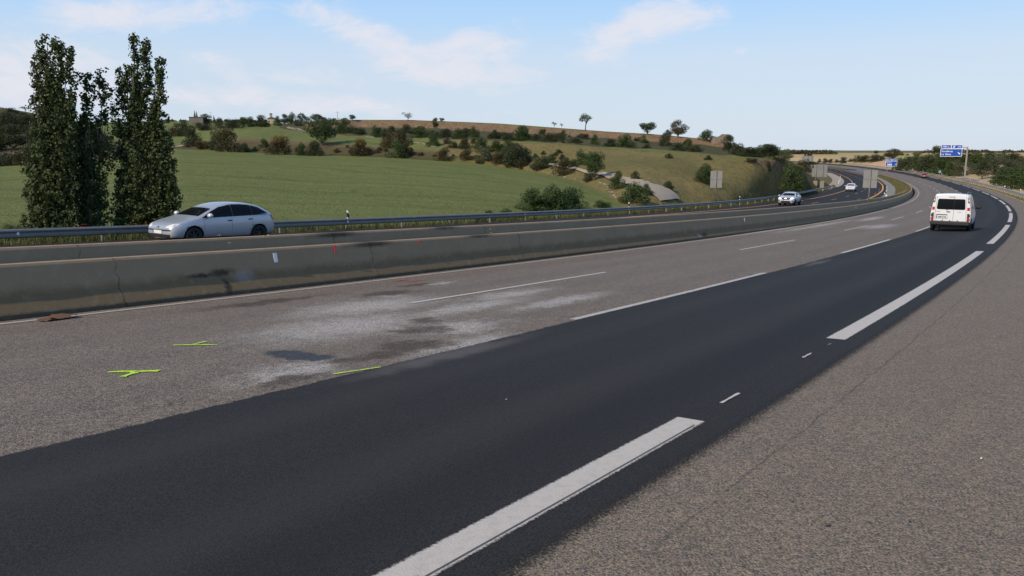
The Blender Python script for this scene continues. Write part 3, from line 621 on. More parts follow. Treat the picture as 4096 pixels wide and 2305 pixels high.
SET(nt, b, 'Base Color', c); BUMP(nt, b, MA(nt, 'ADD', n3, n2), .8, .3)
side = mesh_np('roadside', GV.reshape(-1, 3), grid_faces(len(sG), len(lat), True), m_gr, col=W.reshape(-1, 4), attr='zone', smooth=True); side['kind'] = 'structure'
# wide ground under everything, out to the horizon
m_plain, nt, b = mat('plain_ground', rough=.95, spec=.05)
pos = GEO(nt); n1 = NOI(nt, pos, .004, 5.0, .6); n2 = NOI(nt, pos, .03, 5.0, .6)
c = MIX(nt, SM(nt, n1, .4, .6), (.15, .145, .05), (.24, .19, .10)); c = MIX(nt, SM(nt, n2, .5, .62), c, (.055, .065, .028)); SET(nt, b, 'Base Color', c)
gN = 60; gx_ = np.sign(np.linspace(-1, 1, gN)) * np.abs(np.linspace(-1, 1, gN)) ** 2.2 * 9000
GX, GY = np.meshgrid(gx_, gx_ + 400, indexing='xy'); R_ = np.hypot(GX, GY)
GZ = -16 + np.clip((R_ - 700) / 2500, 0, 1) * (9 + 16 * vnoise(GX, GY, 1 / 900, 31)) * np.clip((9000 - R_) / 3000, 0, 1)
plain = mesh_np('ground', np.stack([GX, GY, GZ], -1).reshape(-1, 3), grid_faces(gN, gN), m_plain, smooth=True); plain['kind'] = 'structure'
# verge between the far asphalt's outer edge and the lay-by
strip('gravel_layby', srange(188, 330), [(lambda s: oOut(s) - .02, lambda s: zopp(s, 27) + .02), (lambda s: oOut(s) + np.interp(s, [188, 205, 300, 330], [.1, 3.2, 3.2, 1.5]), lambda s: zopp(s, 27) + .03)], m_gravel, kind='structure')
mL = []
sL = srange(150, 690)
strip('verge', sL, [(lambda s: oOut(s) - .1, lambda s: zopp(s, 27) - .02), (lambda s: oOut(s) + 3, lambda s: zopp(s, 27) - .03), (lambda s: oOut(s) + 9, lambda s: zopp(s, 27) - .3), (lambda s: oOut(s) + 30, lambda s: zopp(s, 27) - .9)], m_mgrass, kind='structure')
bpy.context.view_layer.update()
def bvh_of(o): return BVHTree.FromPolygons([tuple(v.co) for v in o.data.vertices], [tuple(p.vertices) for p in o.data.polygons])
bv_hill, bv_side, bv_plain = bvh_of(hill), bvh_of(side), bvh_of(plain)
def ground_px(px, py, dmax=1500):
    """first ground point seen through a photo pixel"""
    r = ray(px, py).normalized(); best = None
    for bv in (bv_hill, bv_side, bv_plain):
        h = bv.ray_cast(Vector((0, 0, 0)), r)
        if h[0] is not None and (best is None or h[3] < best[1]): best = (h[0], h[3])
    return best[0] if best else None
def ground_near(px, py, dmax=900):
    for y in np.arange(py, py + 80, 2.0):
        p = ground_px(px, y)
        if p is not None and p.length < dmax: return p
    return at_depth(px, py, 250)
def ground_z(x, y):
    z = None
    for bv in (bv_hill, bv_side):
        h = bv.ray_cast(Vector((x, y, 200)), Vector((0, 0, -1)))
        if h[0] is not None and (z is None or h[0].z > z): z = h[0].z
    return z if z is not None else -16.0

# ------------------------------------------------------------------ guardrails
WB = [(-.02, .155), (.01, .15), (.055, .11), (.06, .075), (.02, .04), (.0, .0), (.02, -.04), (.06, -.075), (.055, -.11), (.01, -.15), (-.02, -.155)]
def sweep(s, o, z, prof, sign):
    n = len(prof); V = []
    for (po, ph) in prof: V.append(rp(s, o + sign * po, z + ph))
    for (po, ph) in prof[::-1]: V.append(rp(s, o + sign * (po - .006), z + ph))
    V = np.stack(V, 1); m2 = 2 * n; V = V.reshape(-1, 3); f = []
    for i in range(len(s) - 1):
        for k in range(m2): f.append((i * m2 + k, (i + 1) * m2 + k, (i + 1) * m2 + (k + 1) % m2, i * m2 + (k + 1) % m2))
    f.append(tuple(range(m2))); f.append(tuple((len(s) - 1) * m2 + k for k in range(m2)))
    return V, f
def post_mesh():
    mb = MB(); mb.prism([(-.03, -.055), (.03, -.055), (.03, -.045), (-.02, -.045), (-.02, .045), (.03, .045), (.03, .055), (-.03, .055)], -.95, .06)
    me = bpy.data.meshes.new('guardrail_post'); me.from_pydata(mb.v, [], mb.f); return me
POST = post_mesh()
REFL = bpy.data.meshes.new('guardrail_reflector'); _m = MB(); _m.prism([(-.05, 0), (.035, -.075), (.05, -.04), (.05, .04), (.035, .075)], -.006, .006); REFL.from_pydata(_m.v, [], _m.f)
def guardrail(s0, s1, of, zf, face, m, label, post0, step=4.0, refl=None, post_max=1e9):
    root = empty('guardrail', rp1((s0 + s1) / 2, float(of((s0 + s1) / 2)), float(zf((s0 + s1) / 2)) - .6)); M = root.location
    s = srange(s0, s1); V, f = sweep(s, of(s), zf(s) - .155, WB, face)
    bm_ = mesh_np('rail_beam', V - np.array(M), f, m, root, smooth=False); weld_normals(bm_)
    k = 0; sp = post0
    while sp < s1:
        if sp > s0 and k < post_max:
            o = bpy.data.objects.new('post', POST); C.objects.link(o); o.parent = root
            o.location = rp1(sp, float(of(sp)) - face * .09, float(zf(sp)) - .06) - M; o.rotation_euler = (0, 0, heading(sp)); k += 1
        sp += step
    if refl:
        for sp in refl:
            o = bpy.data.objects.new('reflector', REFL); C.objects.link(o); o.parent = root
            o.location = rp1(sp, float(of(sp)) + face * .035, float(zf(sp)) - .155) - M
            o.rotation_euler = (math.pi / 2, 0, heading(sp)); 
    return tag(root, label, 'guardrail', 'steel guardrails')
POST.materials.append(m_steel); REFL.materials.append(m_ref)
oGL = lambda s: np.interp(s, [75, 118, 186], [25.75, 26.9, 27.7]); zGL = lambda s: np.interp(s, [0, 50, 85, 150, 180, 187], [-.08, .0, .12, .50, .50, .30])
p0 = s_at_px(1120, 25.8, -.3); refs = [s_at_px(p, 25.7, -.2) for p in (68, 1389, 2098, 2515, 2780)]
guardrail(-36, 187, oGL, zGL, -1, m_steel, 'long grey steel guardrail between the orange-lined road and the green field', p0 - 40, 4.0, refs)
oGR = lambda s: np.interp(s, [40, 120, 215, 256, 300, 420], [-3.2, -3.1, -3.3, -3.1, -2.6, -2.6]); zGR = lambda s: .72 + .12 + 0 * s
guardrail(60, 470, oGR, zGR, 1, m_steel_r, 'long pale steel guardrail along the outer shoulder below the bushes', 62, 4.0, None)
sgx = 238.0
oGB = lambda s: np.interp(s, [sgx - 18, sgx - 10, sgx + 12, sgx + 20], [-3.6, -4.6, -4.6, -3.6]); zGB = lambda s: np.interp(s, [sgx - 18, sgx - 10, sgx + 12, sgx + 20], [.70, 1.05, 1.05, .7])
guardrail(sgx - 17, sgx + 19, oGB, zGB, 1, m_steel_r, 'short raised guardrail in front of the tall sign post', sgx - 14, 4.0, None)

# ------------------------------------------------------------------ delineator posts
def delineator(loc, hgt, hd, stripe, label, group):
    r = empty('delineator_post', loc, hd)
    sec = [(-.05, -.03), (-.03, -.055), (.03, -.055), (.05, -.03), (.05, .03), (.03, .055), (-.03, .055), (-.05, .03)]
    mb = MB(); mb.prism(sec, 0, hgt); top = [(v[0], v[1], v[2] + (v[1] * .9 if v[2] > .1 else 0)) for v in mb.v]; mb.v = top; mb.build('post_body', MATS['delineator_white'], r)
    big_ = [(x * 1.06, y * 1.06) for x, y in sec]; mb = MB(); mb.prism(big_, hgt - .34, hgt - .12); mb.v = [(v[0], v[1], v[2] + v[1] * 1.2) for v in mb.v]; mb.build('band', stripe, r)
    MB().box(0, -.062, hgt - .22, .045, .012, .12).build('reflector', m_ref, r)
    return tag(r, label, 'delineator', group)
BLK = MATS['black_plastic']; RED = MATS['delineator_red']
for px in (1377, 2507, 2956):
    s = s_at_px(px, 26.1, .2); p = rp1(s, float(oGL(s)) + .14, float(zGL(s)) - .25); topz = rp1(s, 0, float(zGL(s)) + .32).z
    delineator(p, topz - p.z, heading(s) + math.pi / 2, BLK, 'white marker post with a slanted black band behind the far guardrail', 'marker posts behind the far guardrail')
for (X, Y) in ((680, 540), (785, 595), (848, 735)):
    px, py = 3200 + .1941 * X, 600 + .1941 * Y; s = s_at_px(px, 28.2, .1, 150, 215) if X == 848 else {680: 262, 785: 230}[X]
    o = {680: 28.3, 785: 28.4, 848: 28.3}[X]; p = rp1(s, o, float(zopp(s, 27)) + .02)
    delineator(p, 1.35, heading(s) + math.pi / 2, BLK, 'white marker post with black band standing on the gravel lay-by', 'marker posts on the lay-by')
for s in (158, 182):
    p = rp1(s, float(oGL(s)) + .35, 0); p.z = ground_z(p.x, p.y); delineator(p, rp1(s, 0, float(zGL(s)) + .35).z - p.z, heading(s) + math.pi / 2, BLK, 'white marker post with black band where the far guardrail ends', 'marker posts behind the far guardrail')
for s in (133, 164, 196, 233, 258, 285, 318, 352, 392, 432, 468):
    p = rp1(s, float(oGR(s)) - .3, 0); p.z = ground_z(p.x, p.y) - .02; delineator(p, rp1(s, 0, .84 + (.42 if s < 300 else .5)).z - p.z, heading(s) - math.pi / 2, RED, 'white marker post with a red band behind the outer shoulder guardrail', 'marker posts along the outer guardrail')
for s in (100, 142, 158, 172, 188):
    p = rp1(s, float(oIn(s)) + (.1 if s > 110 else -.05), float(zopp(s, 17)) + (.03 if s > 110 else 1.0)); r = empty('median_reflector', p, heading(s)) if False else None
    mb = MB(); mb.prism([(-.1, 0), (.1, 0), (.08, .16), (.04, .2), (-.04, .2), (-.08, .16)], -.04, .04, (0, 2, 1)); o = mb.build('road_reflector', m_ref); o.location = p if s > 110 else rp1(s, 12.75, .545); o.rotation_euler = (0, 0, heading(s) + math.pi / 2)
    tag(o, 'small white reflector on the gutter of the grassy median' if s > 110 else 'small white reflector on top of the taller barrier', 'reflector', 'small white road reflectors')

# ------------------------------------------------------------------ signs
m_blue, nt, b = mat('sign_blue', (.012, .085, .42), .45); m_lblue = mat('sign_light_blue', (.06, .27, .55), .45)[0]
m_sw = mat('sign_white', (.80, .80, .80), .5)[0]
def rrect(x0, y0, x1, y1, r, n=4):
    pts = []
    for (cx, cy, a0) in ((x1 - r, y0 + r, -90), (x1 - r, y1 - r, 0), (x0 + r, y1 - r, 90), (x0 + r, y0 + r, 180)):
        for i in range(n + 1): a = math.radians(a0 + 90 * i / n); pts.append((cx + r * math.cos(a), cy + r * math.sin(a)))
    return pts
def plate(parent, name, poly, y0, th, m):                    # polygon in local x,z ; faces -y ; th thickness backwards
    mb = MB(); mb.prism(poly, y0, y0 + th, (0, 2, 1)); return weld_normals(mb.build(name, m, parent))
def text(parent, body, x, z, size, m, y, align='LEFT', name='lettering', bold=.0, sx=1.0):
    cu = bpy.data.curves.new('t', 'FONT'); cu.body = body; cu.size = size; cu.align_x = align; cu.offset = bold; cu.extrude = .002
    o = bpy.data.objects.new('t', cu); C.objects.link(o); bpy.context.view_layer.update()
    me = bpy.data.meshes.new_from_object(o.evaluated_get(bpy.context.evaluated_depsgraph_get())); bpy.data.objects.remove(o)
    for v in me.vertices: v.co = Vector((x + v.co.x * sx, y - v.co.z, z + v.co.y))
    return link_mesh(name, me, m, parent)
def arrow(parent, cx, cz, L, ang, m, y):
    pts = [(-L / 2, -.055 * L * 1.6), (.05 * L, -.055 * L * 1.6), (.05 * L, -.30 * L), (L / 2, 0), (.05 * L, .30 * L), (.05 * L, .055 * L * 1.6), (-L / 2, .055 * L * 1.6)]
    c, s = math.cos(ang), math.sin(ang); return plate(parent, 'arrow', [(cx + a * c - b_ * s, cz + a * s + b_ * c) for a, b_ in pts], y, .004, m)
def face_px(px, py, depth): return at_depth(px, py, depth)
# tall cantilever sign on the outer verge
_s = np.arange(200, 280, .25); sg = float(_s[np.argmin([abs(project(rp1(q, -5.0, 0))[0] - 3857) for q in _s])]); basep = rp1(sg, -5.0, 0); basep.z = ground_z(basep.x, basep.y) - .05
yaw = heading(sg) - math.pi / 2 + .10
g = empty('direction_sign', basep, yaw); tag(g, 'large blue direction sign hung from a tall grey cantilever post', 'road sign', 'blue direction signs')
top_z = at_depth(3868, 588, basep.y).z - basep.z
MB().prism(rrect(-.20, -.20, .20, .20, .06, 2), -.2, top_z).build('post', m_steel_r, g)
MB().box(0, 0, .04, .8, .8, .12, .02).build('base_plate', m_steel_r, g)
k_ = basep.y / F_PX * 1.0; u_ = lambda px: (px - 3859) * depth_of(basep) / F_PX * 1.0
zs = lambda py: at_depth(3800, py, basep.y).z - basep.z
xl, xr, zt, zb_s = u_(3763), u_(3841), zs(579.5), zs(627)
for zc in (zs(590), zs(616)): MB().box((xr - .1) / 2 - .05, .05, zc, abs(xr) + .5, .16, .22).build('arm', m_steel_r, g)
MB().box(xr + .55, .02, (zs(590) + zs(616)) / 2, .05, .05, zs(590) - zs(616)).build('brace', m_steel_r, g)
zm = zs(595)
plate(g, 'sign_panel', rrect(xl, zb_s, xr, zm - .03, .22), -.14, .06, m_sw); plate(g, 'sign_field', rrect(xl + .12, zb_s + .12, xr - .12, zm - .15, .14), -.147, .005, m_blue)
xm = xl + (xr - xl) * .48
plate(g, 'sign_panel', rrect(xl + .1, zm, xm - .02, zt, .2), -.14, .06, m_sw); plate(g, 'sign_field', rrect(xl + .2, zm + .10, xm - .12, zt - .10, .14), -.147, .005, m_blue)
plate(g, 'sign_panel', rrect(xm + .02, zm, xr, zt, .2), -.14, .06, m_sw); plate(g, 'sign_field', rrect(xm + .12, zm + .10, xr - .1, zt - .10, .14), -.147, .005, m_blue)
H1 = (zt - zm)
text(g, '1000 m', xl + .38, zm + H1 * .32, H1 * .55, m_sw, -.152, bold=.012); text(g, '515', xm + (xr - xm) * .56, zm + H1 * .30, H1 * .58, m_sw, -.152, bold=.012)
xi = xm + (xr - xm) * .22; hh = H1 * .62; z0 = zm + H1 * .18
plate(g, 'exit_symbol', [(xi - .22, z0), (xi - .08, z0), (xi + .02, z0 + hh), (xi - .10, z0 + hh)], -.152, .004, m_sw)
plate(g, 'exit_symbol', [(xi + .0, z0), (xi + .14, z0), (xi + .30, z0 + hh * .6), (xi + .52, z0 + hh), (xi + .30, z0 + hh), (xi + .12, z0 + hh * .62), (xi + .14, z0 + hh), (xi + .06, z0 + hh)], -.152, .004, m_sw)
H2 = zm - zb_s
text(g, 'Fonolleres', xl + .32, zb_s + H2 * .57, H2 * .30, m_sw, -.152, bold=.012); text(g, 'La  Mora', xl + .32, zb_s + H2 * .20, H2 * .30, m_sw, -.152, bold=.012)
arrow(g, xr - .8, zb_s + H2 * .42, .95, math.radians(-42), m_sw, -.152)
# second blue sign further on
s2 = 345.0; bp = at_depth(3562, 690, 330); bp.z = ground_z(bp.x, bp.y) - .05
g = empty('direction_sign', bp, heading(300) - math.pi / 2 + .12); tag(g, 'smaller blue service sign low beside the round oak beyond the bend', 'road sign', 'blue direction signs')
zz = lambda py: at_depth(3562, py, bp.y).z - bp.z
k_ = depth_of(bp) / F_PX; xl, xr, zt, zb_s, zm = -21.5 * k_, 21.5 * k_, zz(636), zz(666), zz(645)
for x in (xl * .6, xr * .6): MB().box(x, .12, (zt - .2) / 2, .16, .16, zt - .1).build('post', m_steel_r, g)
plate(g, 'sign_panel', rrect(xl, zb_s, xr, zm - .03, .2), -.06, .06, m_sw); plate(g, 'sign_field', rrect(xl + .12, zb_s + .12, xr - .12, zm - .13, .14), -.067, .005, m_blue)
for (a, b_) in ((xl + .05, xl * .05 - .02), (xl * .05 + .02, xr)):
    plate(g, 'sign_panel', rrect(a, zm, b_, zt, .18), -.06, .06, m_sw); plate(g, 'sign_field', rrect(a + .1, zm + .1, b_ - .1, zt - .1, .12), -.067, .005, m_blue)
H1 = zt - zm; H2 = zm - zb_s
text(g, '500 m', xl + .3, zm + H1 * .3, H1 * .5, m_sw, -.073, bold=.01); text(g, '515', xr - 1.1, zm + H1 * .3, H1 * .5, m_sw, -.073, bold=.01)
plate(g, 'exit_symbol', [(.25, zm + .15), (.40, zm + .15), (.75, zt - .15), (.55, zt - .15)], -.073, .004, m_sw)
text(g, 'Vía lateral', xl + .35, zb_s + H2 * .60, H2 * .24, m_sw, -.073, bold=.012)
for i in range(3): plate(g, 'service_symbol', rrect(xl + .75 + i * .62, zb_s + .35, xl + 1.25 + i * .62, zb_s + .95, .05), -.073, .004, m_sw)
arrow(g, xr - .6, zb_s + H2 * .38, .8, math.radians(42), m_sw, -.073)
# small kilometre sign beside the outer guardrail
kp = rp1(292, -3.6, 0); kp.z = ground_z(kp.x, kp.y) - .05
kk = empty('kilometre_sign', kp, heading(292) - math.pi / 2); tag(kk, 'small light blue square sign on a post by the outer guardrail', 'road sign')
zz = lambda py: at_depth(3698, py, kp.y).z - kp.z; d_ = 4 * depth_of(kp) / F_PX
MB().box(0, .04, zz(688) / 2, .08, .06, zz(688)).build('post', m_steel_r, kk); plate(kk, 'sign_panel', rrect(-d_, zz(691), d_, zz(683), .04), -.02, .03, m_sw); plate(kk, 'sign_field', rrect(-d_ + .05, zz(691) + .05, d_ - .05, zz(683) - .05, .03), -.027, .005, m_lblue)
# grey backs of signs for the opposite traffic
def sign_back(loc, yaw, wd, z0, z1, label, split=.5):
    r = empty('road_sign', loc, yaw); mb = MB(); mb.tube([(0, 0, -.3), (0, 0, z1 + .03)], .06, 10); mb.build('post', m_steel, r, True)
    zmid = z0 + (z1 - z0) * split
    for (a, b_) in ((z0, zmid - .05), (zmid + .05, z1)): plate(r, 'sign_panel', rrect(-wd / 2, a, wd / 2, b_, .03, 2), .09, .025, m_signback)
    MB().box(0, .075, zmid, wd, .03, .09).build('cross_bar', m_steel, r)
    return tag(r, label, 'road sign', 'signs seen from behind')
p = at_depth(2860, 824, 92); p.z = ground_z(p.x, p.y)
zz = lambda py: at_depth(2865, py, p.y).z - p.z
sign_back(p, math.radians(-20), 46 * depth_of(p) / F_PX, zz(752), zz(684), 'grey rectangular sign seen from behind at the foot of the grassy slope', .5)
s = s_at_px(3473, 12.35, .2, 60, 140); p = rp1(s, 12.35, -.15); zz = lambda py: at_depth(3480, py, p.y).z - p.z
sign_back(p, math.radians(-26), 50.5 * depth_of(p) / F_PX, zz(752), zz(681), 'grey rectangular sign seen from behind rising between the two concrete barriers', .48)
# large sign back on two posts with concrete footings
p = at_depth(3275, 747, 172); p.z = min(p.z, ground_z(p.x, p.y)); r = empty('road_sign', p, math.radians(-22)); kx = depth_of(p) / F_PX
zz = lambda py: at_depth(3275, py, p.y).z - p.z
tag(r, 'large pale slatted sign seen from behind on two posts with concrete footings', 'road sign', 'signs seen from behind')
for x in ((3262 - 3276) * kx, (3287.5 - 3276) * kx):
    MB().tube([(x, 0, .2), (x, 0, zz(660))], .09, 8).build('post', m_steel, r, True); MB().box(x, 0, zz(741), 16.5 * kx, 1.0, zz(733) * 1.0 + .8, .05).build('footing', m_conc2, r)
za, zb2 = zz(708), zz(660); n = 12
for i in range(n):
    a = za + (zb2 - za) * i / n; x0 = -29 * kx if i < 9 else -22 * kx
    MB().box((x0 + 28 * kx) / 2, .16, a + (zb2 - za) / n / 2, 28 * kx - x0, .04, (zb2 - za) / n - .03).build('panel_slat', m_signback, r)
# far large sign back above the bushes
p = at_depth(3229, 660, 300); p.z = ground_z(p.x, p.y); r = empty('road_sign', p, math.radians(-20)); kx = depth_of(p) / F_PX; zz = lambda py: at_depth(3229, py, p.y).z - p.z
tag(r, 'distant wide grey sign back on three posts in front of cypresses', 'road sign', 'signs seen from behind')
for x in (-15 * kx, 1.5 * kx, 17 * kx): MB().box(x, 0, zz(625) / 2 - .5, .2, .2, zz(625) + 1).build('post', m_steel, r)
for i in range(4): a = zz(648) + (zz(624.5) - zz(648)) * i / 4; MB().box(0, .14, a + (zz(624.5) - zz(648)) / 8, 44 * kx, .05, (zz(624.5) - zz(648)) / 4 - .02).build('panel_slat', m_signback, r)
# leaning pale utility pole on the slope
mb = MB(); a = ground_px(3098, 788); a = a if a else at_depth(3098, 788, 95); tp = at_depth(3122, 655, a.y + 1)
mb.tube([a - Vector((0, 0, .4)), tp], [.11, .07], 8); o = mb.build('utility_pole', m_conc2, None, True); tag(o, 'leaning pale wooden pole beside the big green tree on the slope', 'pole')

# ------------------------------------------------------------------ vehicles (local x forward, y left, z up)
def car_paint(name, col, metal=0.0, rough=.32):
    m, nt, b = mat(name, col, rough, metal, .5, .6)
    pos = OBJ(nt); _, _, z = XYZ(nt, pos)
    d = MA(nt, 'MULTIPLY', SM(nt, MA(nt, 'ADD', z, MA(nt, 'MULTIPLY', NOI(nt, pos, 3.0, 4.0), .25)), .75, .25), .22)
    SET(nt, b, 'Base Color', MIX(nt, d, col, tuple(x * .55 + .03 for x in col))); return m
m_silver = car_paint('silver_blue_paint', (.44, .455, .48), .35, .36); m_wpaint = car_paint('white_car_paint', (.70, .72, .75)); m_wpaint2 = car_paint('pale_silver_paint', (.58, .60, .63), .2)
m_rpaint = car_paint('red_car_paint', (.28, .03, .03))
m_glass, nt, b = mat('car_glass', (.006, .008, .010), .06, 0, .14)
m_tyre = mat('tyre_rubber', (.014, .014, .015), .8)[0]; m_rim = mat('wheel_rim', (.30, .31, .33), .4, .8)[0]; m_dkrim = mat('dark_wheel_rim', (.05, .05, .055), .5, .5)[0]
m_trim = mat('dark_trim', (.020, .020, .022), .55)[0]; m_lamp = mat('lamp_lens', (.75, .75, .74), .15, 0, .6)[0]; m_drl = mat('lit_headlamp', (.9, .9, .85), .3, emit=((1, .95, .85), 1.6))[0]
m_tail = mat('tail_lamp', (.50, .015, .012), .2, 0, .6)[0]; m_chrome = mat('chrome', (.6, .6, .62), .18, 1.0)[0]; m_plate = mat('number_plate', (.72, .72, .70), .5)[0]; m_eu = mat('plate_blue', (.03, .08, .40), .5)[0]; m_ink = mat('plate_ink', (.02, .02, .02), .6)[0]
def make_body(root, st, paint, wheels, wr_arch, sub=2, bumper_z=None, crease=None):
    """st: list of (x, zb, zt, w, wr, belt) from nose to tail"""
    V = []; n = 18
    for (x, zb, zt, w_, wr, belt) in st:
        belt = min(belt, zt - .015); H = belt - zb
        half = [(0, zb), (.72 * w_, zb), (.94 * w_, zb + .07), (w_, zb + .32 * H), (w_, zb + .74 * H), (.97 * w_, belt), ((.97 * w_ + wr) / 2 + .015, (belt + zt) / 2 + .01), (wr, zt - .22 * min(.25, zt - belt)), (.78 * wr, zt - .03 * min(1, (zt - belt) * 4)), (0, zt)]
        ring = half + [(-y, z) for y, z in half[-2:0:-1]]
        V += [(x, y, z) for y, z in ring]
    F = []
    for i in range(len(st) - 1):
        for k in range(n): F.append((i * n + k, i * n + (k + 1) % n, (i + 1) * n + (k + 1) % n, (i + 1) * n + k))
    F.append(tuple(range(n))[::-1]); F.append(tuple((len(st) - 1) * n + k for k in range(n)))
    me = bpy.data.meshes.new('body'); me.from_pydata(V, [], F); me.update()
    if crease:
        at = me.attributes.new('crease_edge', 'FLOAT', 'EDGE')
        for e in me.edges:
            a, b2 = e.vertices; ia, ka = divmod(a, n); ib, kb = divmod(b2, n)
            at.data[e.index].value = crease(ia, ka, ib, kb)
    o = bpy.data.objects.new('body', me); C.objects.link(o); weld_normals(o)
    o.modifiers.new('s', 'SUBSURF').levels = sub
    cut = []
    for (wx, wz, rr) in wheels:
        for sgn in (-1, 1):
            mb = MB(); mb.lathe_y([(.001, -.2), (rr, -.2), (rr, .2), (.001, .2)], 28, (wx, sgn * (max(s[3] for s in st) - .09), wz)); c_ = mb.build('cut', None); weld_normals(c_)
            md = o.modifiers.new('b', 'BOOLEAN'); md.operation = 'DIFFERENCE'; md.object = c_; md.solver = 'EXACT'; cut.append(c_)
    bpy.context.view_layer.update(); dg = bpy.context.evaluated_depsgraph_get(); dg.update()
    me2 = bpy.data.meshes.new_from_object(o.evaluated_get(dg)); bpy.data.objects.remove(o)
    for c_ in cut: bpy.data.objects.remove(c_)
    me2.materials.clear(); me2.materials.append(paint); me2.materials.append(m_trim); me2.name = 'body'
    for p in me2.polygons:
        p.use_smooth = True; p.material_index = 0
        for (wx, wz, rr) in wheels:
            if math.hypot(p.center.x - wx, p.center.z - wz) < rr * 1.004 and abs(p.center.y) < 1.2 and (math.hypot(p.center.x - wx, p.center.z - wz) < rr * .9 or abs(p.normal.y) < .6): p.material_index = 1; p.use_smooth = False
        if bumper_z is not None and p.center.z < bumper_z(p.center): p.material_index = 1
        if p.normal.z < -.7 and p.center.z < .5: p.material_index = 1
    b_ = bpy.data.objects.new('body', me2); C.objects.link(b_); b_.parent = root
    bv = BVHTree.FromPolygons([tuple(v.co) for v in me2.vertices], [tuple(p.vertices) for p in me2.polygons])
    return b_, bv
def patch(root, bv, name, poly, org, u, v, m, off=.006, dens=.06, smooth=True):
    """poly in (a,b) on plane org+a*u+b*v, shot along -(u x v) onto the body"""
    u = Vector(u); v = Vector(v); d = u.cross(v).normalized(); org = Vector(org)
    bm = bmesh.new(); f = bm.faces.new([bm.verts.new((a, b, 0)) for a, b in poly])
    for _ in range(5):
        es = [e for e in bm.edges if e.calc_length() > dens * 1.6]
        if not es: break
        bmesh.ops.subdivide_edges(bm, edges=es, cuts=1, use_grid_fill=False); bmesh.ops.triangulate(bm, faces=bm.faces[:])
    for vv in bm.verts:
        p = org + u * vv.co.x + v * vv.co.y; h = bv.ray_cast(p + d * 4, -d)
        vv.co = (h[0] + d * off) if h[0] is not None else p + d * 0
    me = bpy.data.meshes.new(name); bm.to_mesh(me); bm.free(); o = link_mesh(name, me, m, root, smooth); return weld_normals(o) if False else o
def wheel_mesh(r, wd, rimr, m_r, spokes=5):
    mb = MB(); h = wd / 2
    mb.lathe_y([(rimr, -h), (r * .93, -h), (r, -h * .75), (r, h * .75), (r * .93, h), (rimr, h)], 28); tyre = bpy.data.meshes.new('tyre'); tyre.from_pydata(mb.v, [], mb.f); tyre.materials.append(m_tyre)
    mb = MB(); mb.lathe_y([(rimr * 1.01, -h * .95), (rimr * .92, -h * .8), (rimr * .9, h * .8), (rimr * 1.01, h * .95)], 28)
    for k in range(spokes):
        a = 2 * math.pi * k / spokes; M = Matrix.Rotation(a, 4, 'Y'); mb.box(rimr * .5, 0, 0, rimr, h * 1.3, rimr * .22, 0, M)
    mb.lathe_y([(.001, -h * .8), (rimr * .25, -h * .8), (rimr * .25, h * .8), (.001, h * .8)], 12)
    rim = bpy.data.meshes.new('rim'); rim.from_pydata(mb.v, [], mb.f); rim.materials.append(m_r)
    mb = MB(); mb.lathe_y([(.001, 0), (rimr * .93, 0)], 20); disc = bpy.data.meshes.new('d'); 
    for f in tyre.polygons: f.use_smooth = True
    return tyre, rim
def add_wheels(root, xs, track, r, wd, rimr, m_r, spokes=5):
    ty, ri = wheel_mesh(r, wd, rimr, m_r, spokes)
    for x in xs:
        for sgn in (-1, 1):
            w_ = empty('wheel'); w_.parent = root; w_.location = (x, sgn * track, r); w_.rotation_euler = (0, rnd.random() * 3, 0)
            for me in (ty, ri):
                o = bpy.data.objects.new(me.name.split('.')[0], me); C.objects.link(o); o.parent = w_
            mb = MB(); mb.lathe_y([(.001, 0), (rimr * .95, 0)], 16); mb.build('brake_disc', m_dkrim, w_)
def box_part(root, name, c, s, m, bev=.01, rz=0, ry=0): 
    o = MB().box(0, 0, 0, *s, bev).build(name, m, root); o.location = c; o.rotation_euler = (0, ry, rz); return o
def mirror(root, x, y, z, m, m2=None):
    for sgn in (-1, 1):
        mb = MB(); mb.tube([(x, sgn * (y - .05), z - .05), (x - .01, sgn * (y + .04), z - .03)], .025, 6)
        a = mb.build('mirror', m_trim, root); bm = bmesh.new(); bmesh.ops.create_uvsphere(bm, u_segments=12, v_segments=8, radius=1)
        for v in bm.verts: v.co = Vector((x + v.co.x * .09, sgn * (y + .11) + v.co.y * .12, z + .03 + v.co.z * .085))
        me = bpy.data.meshes.new('mirror_shell'); bm.to_mesh(me); bm.free(); link_mesh('mirror_shell', me, m, a, True)
XF = ((0, 0, 0), (1, 0, 0), (0, 0, 1))            # side plane helper
def side(root, bv, name, poly, m, off=.014, both=True, dens=.045):
    for sgn in ((1, -1) if both else (1,)):
        if sgn > 0: patch(root, bv, name, [(-x, z) for x, z in poly], (0, 0, 0), (-1, 0, 0), (0, 0, 1), m, off, dens)
        else: patch(root, bv, name, poly, (0, 0, 0), (1, 0, 0), (0, 0, 1), m, off, dens)
def front(root, bv, name, poly, m, off=.012, dens=.05): return patch(root, bv, name, poly, (0, 0, 0), (0, 1, 0), (0, 0, 1), m, off, dens)
def rear(root, bv, name, poly, m, off=.006, dens=.08): return patch(root, bv, name, [(-y, z) for y, z in poly], (0, 0, 0), (0, -1, 0), (0, 0, 1), m, off, dens)
def sym(poly): return poly + [(-y, z) for y, z in poly[::-1]]
def place_car(root, s, o, zf, rev, drop=0.0):
    h = heading(s) + (math.pi if rev else 0); sl = slope_of(s) * (-1 if rev else 1); root.location = rp1(s, o, zf(s, o) - drop)
    root.rotation_euler = (0, -math.atan(sl), h)
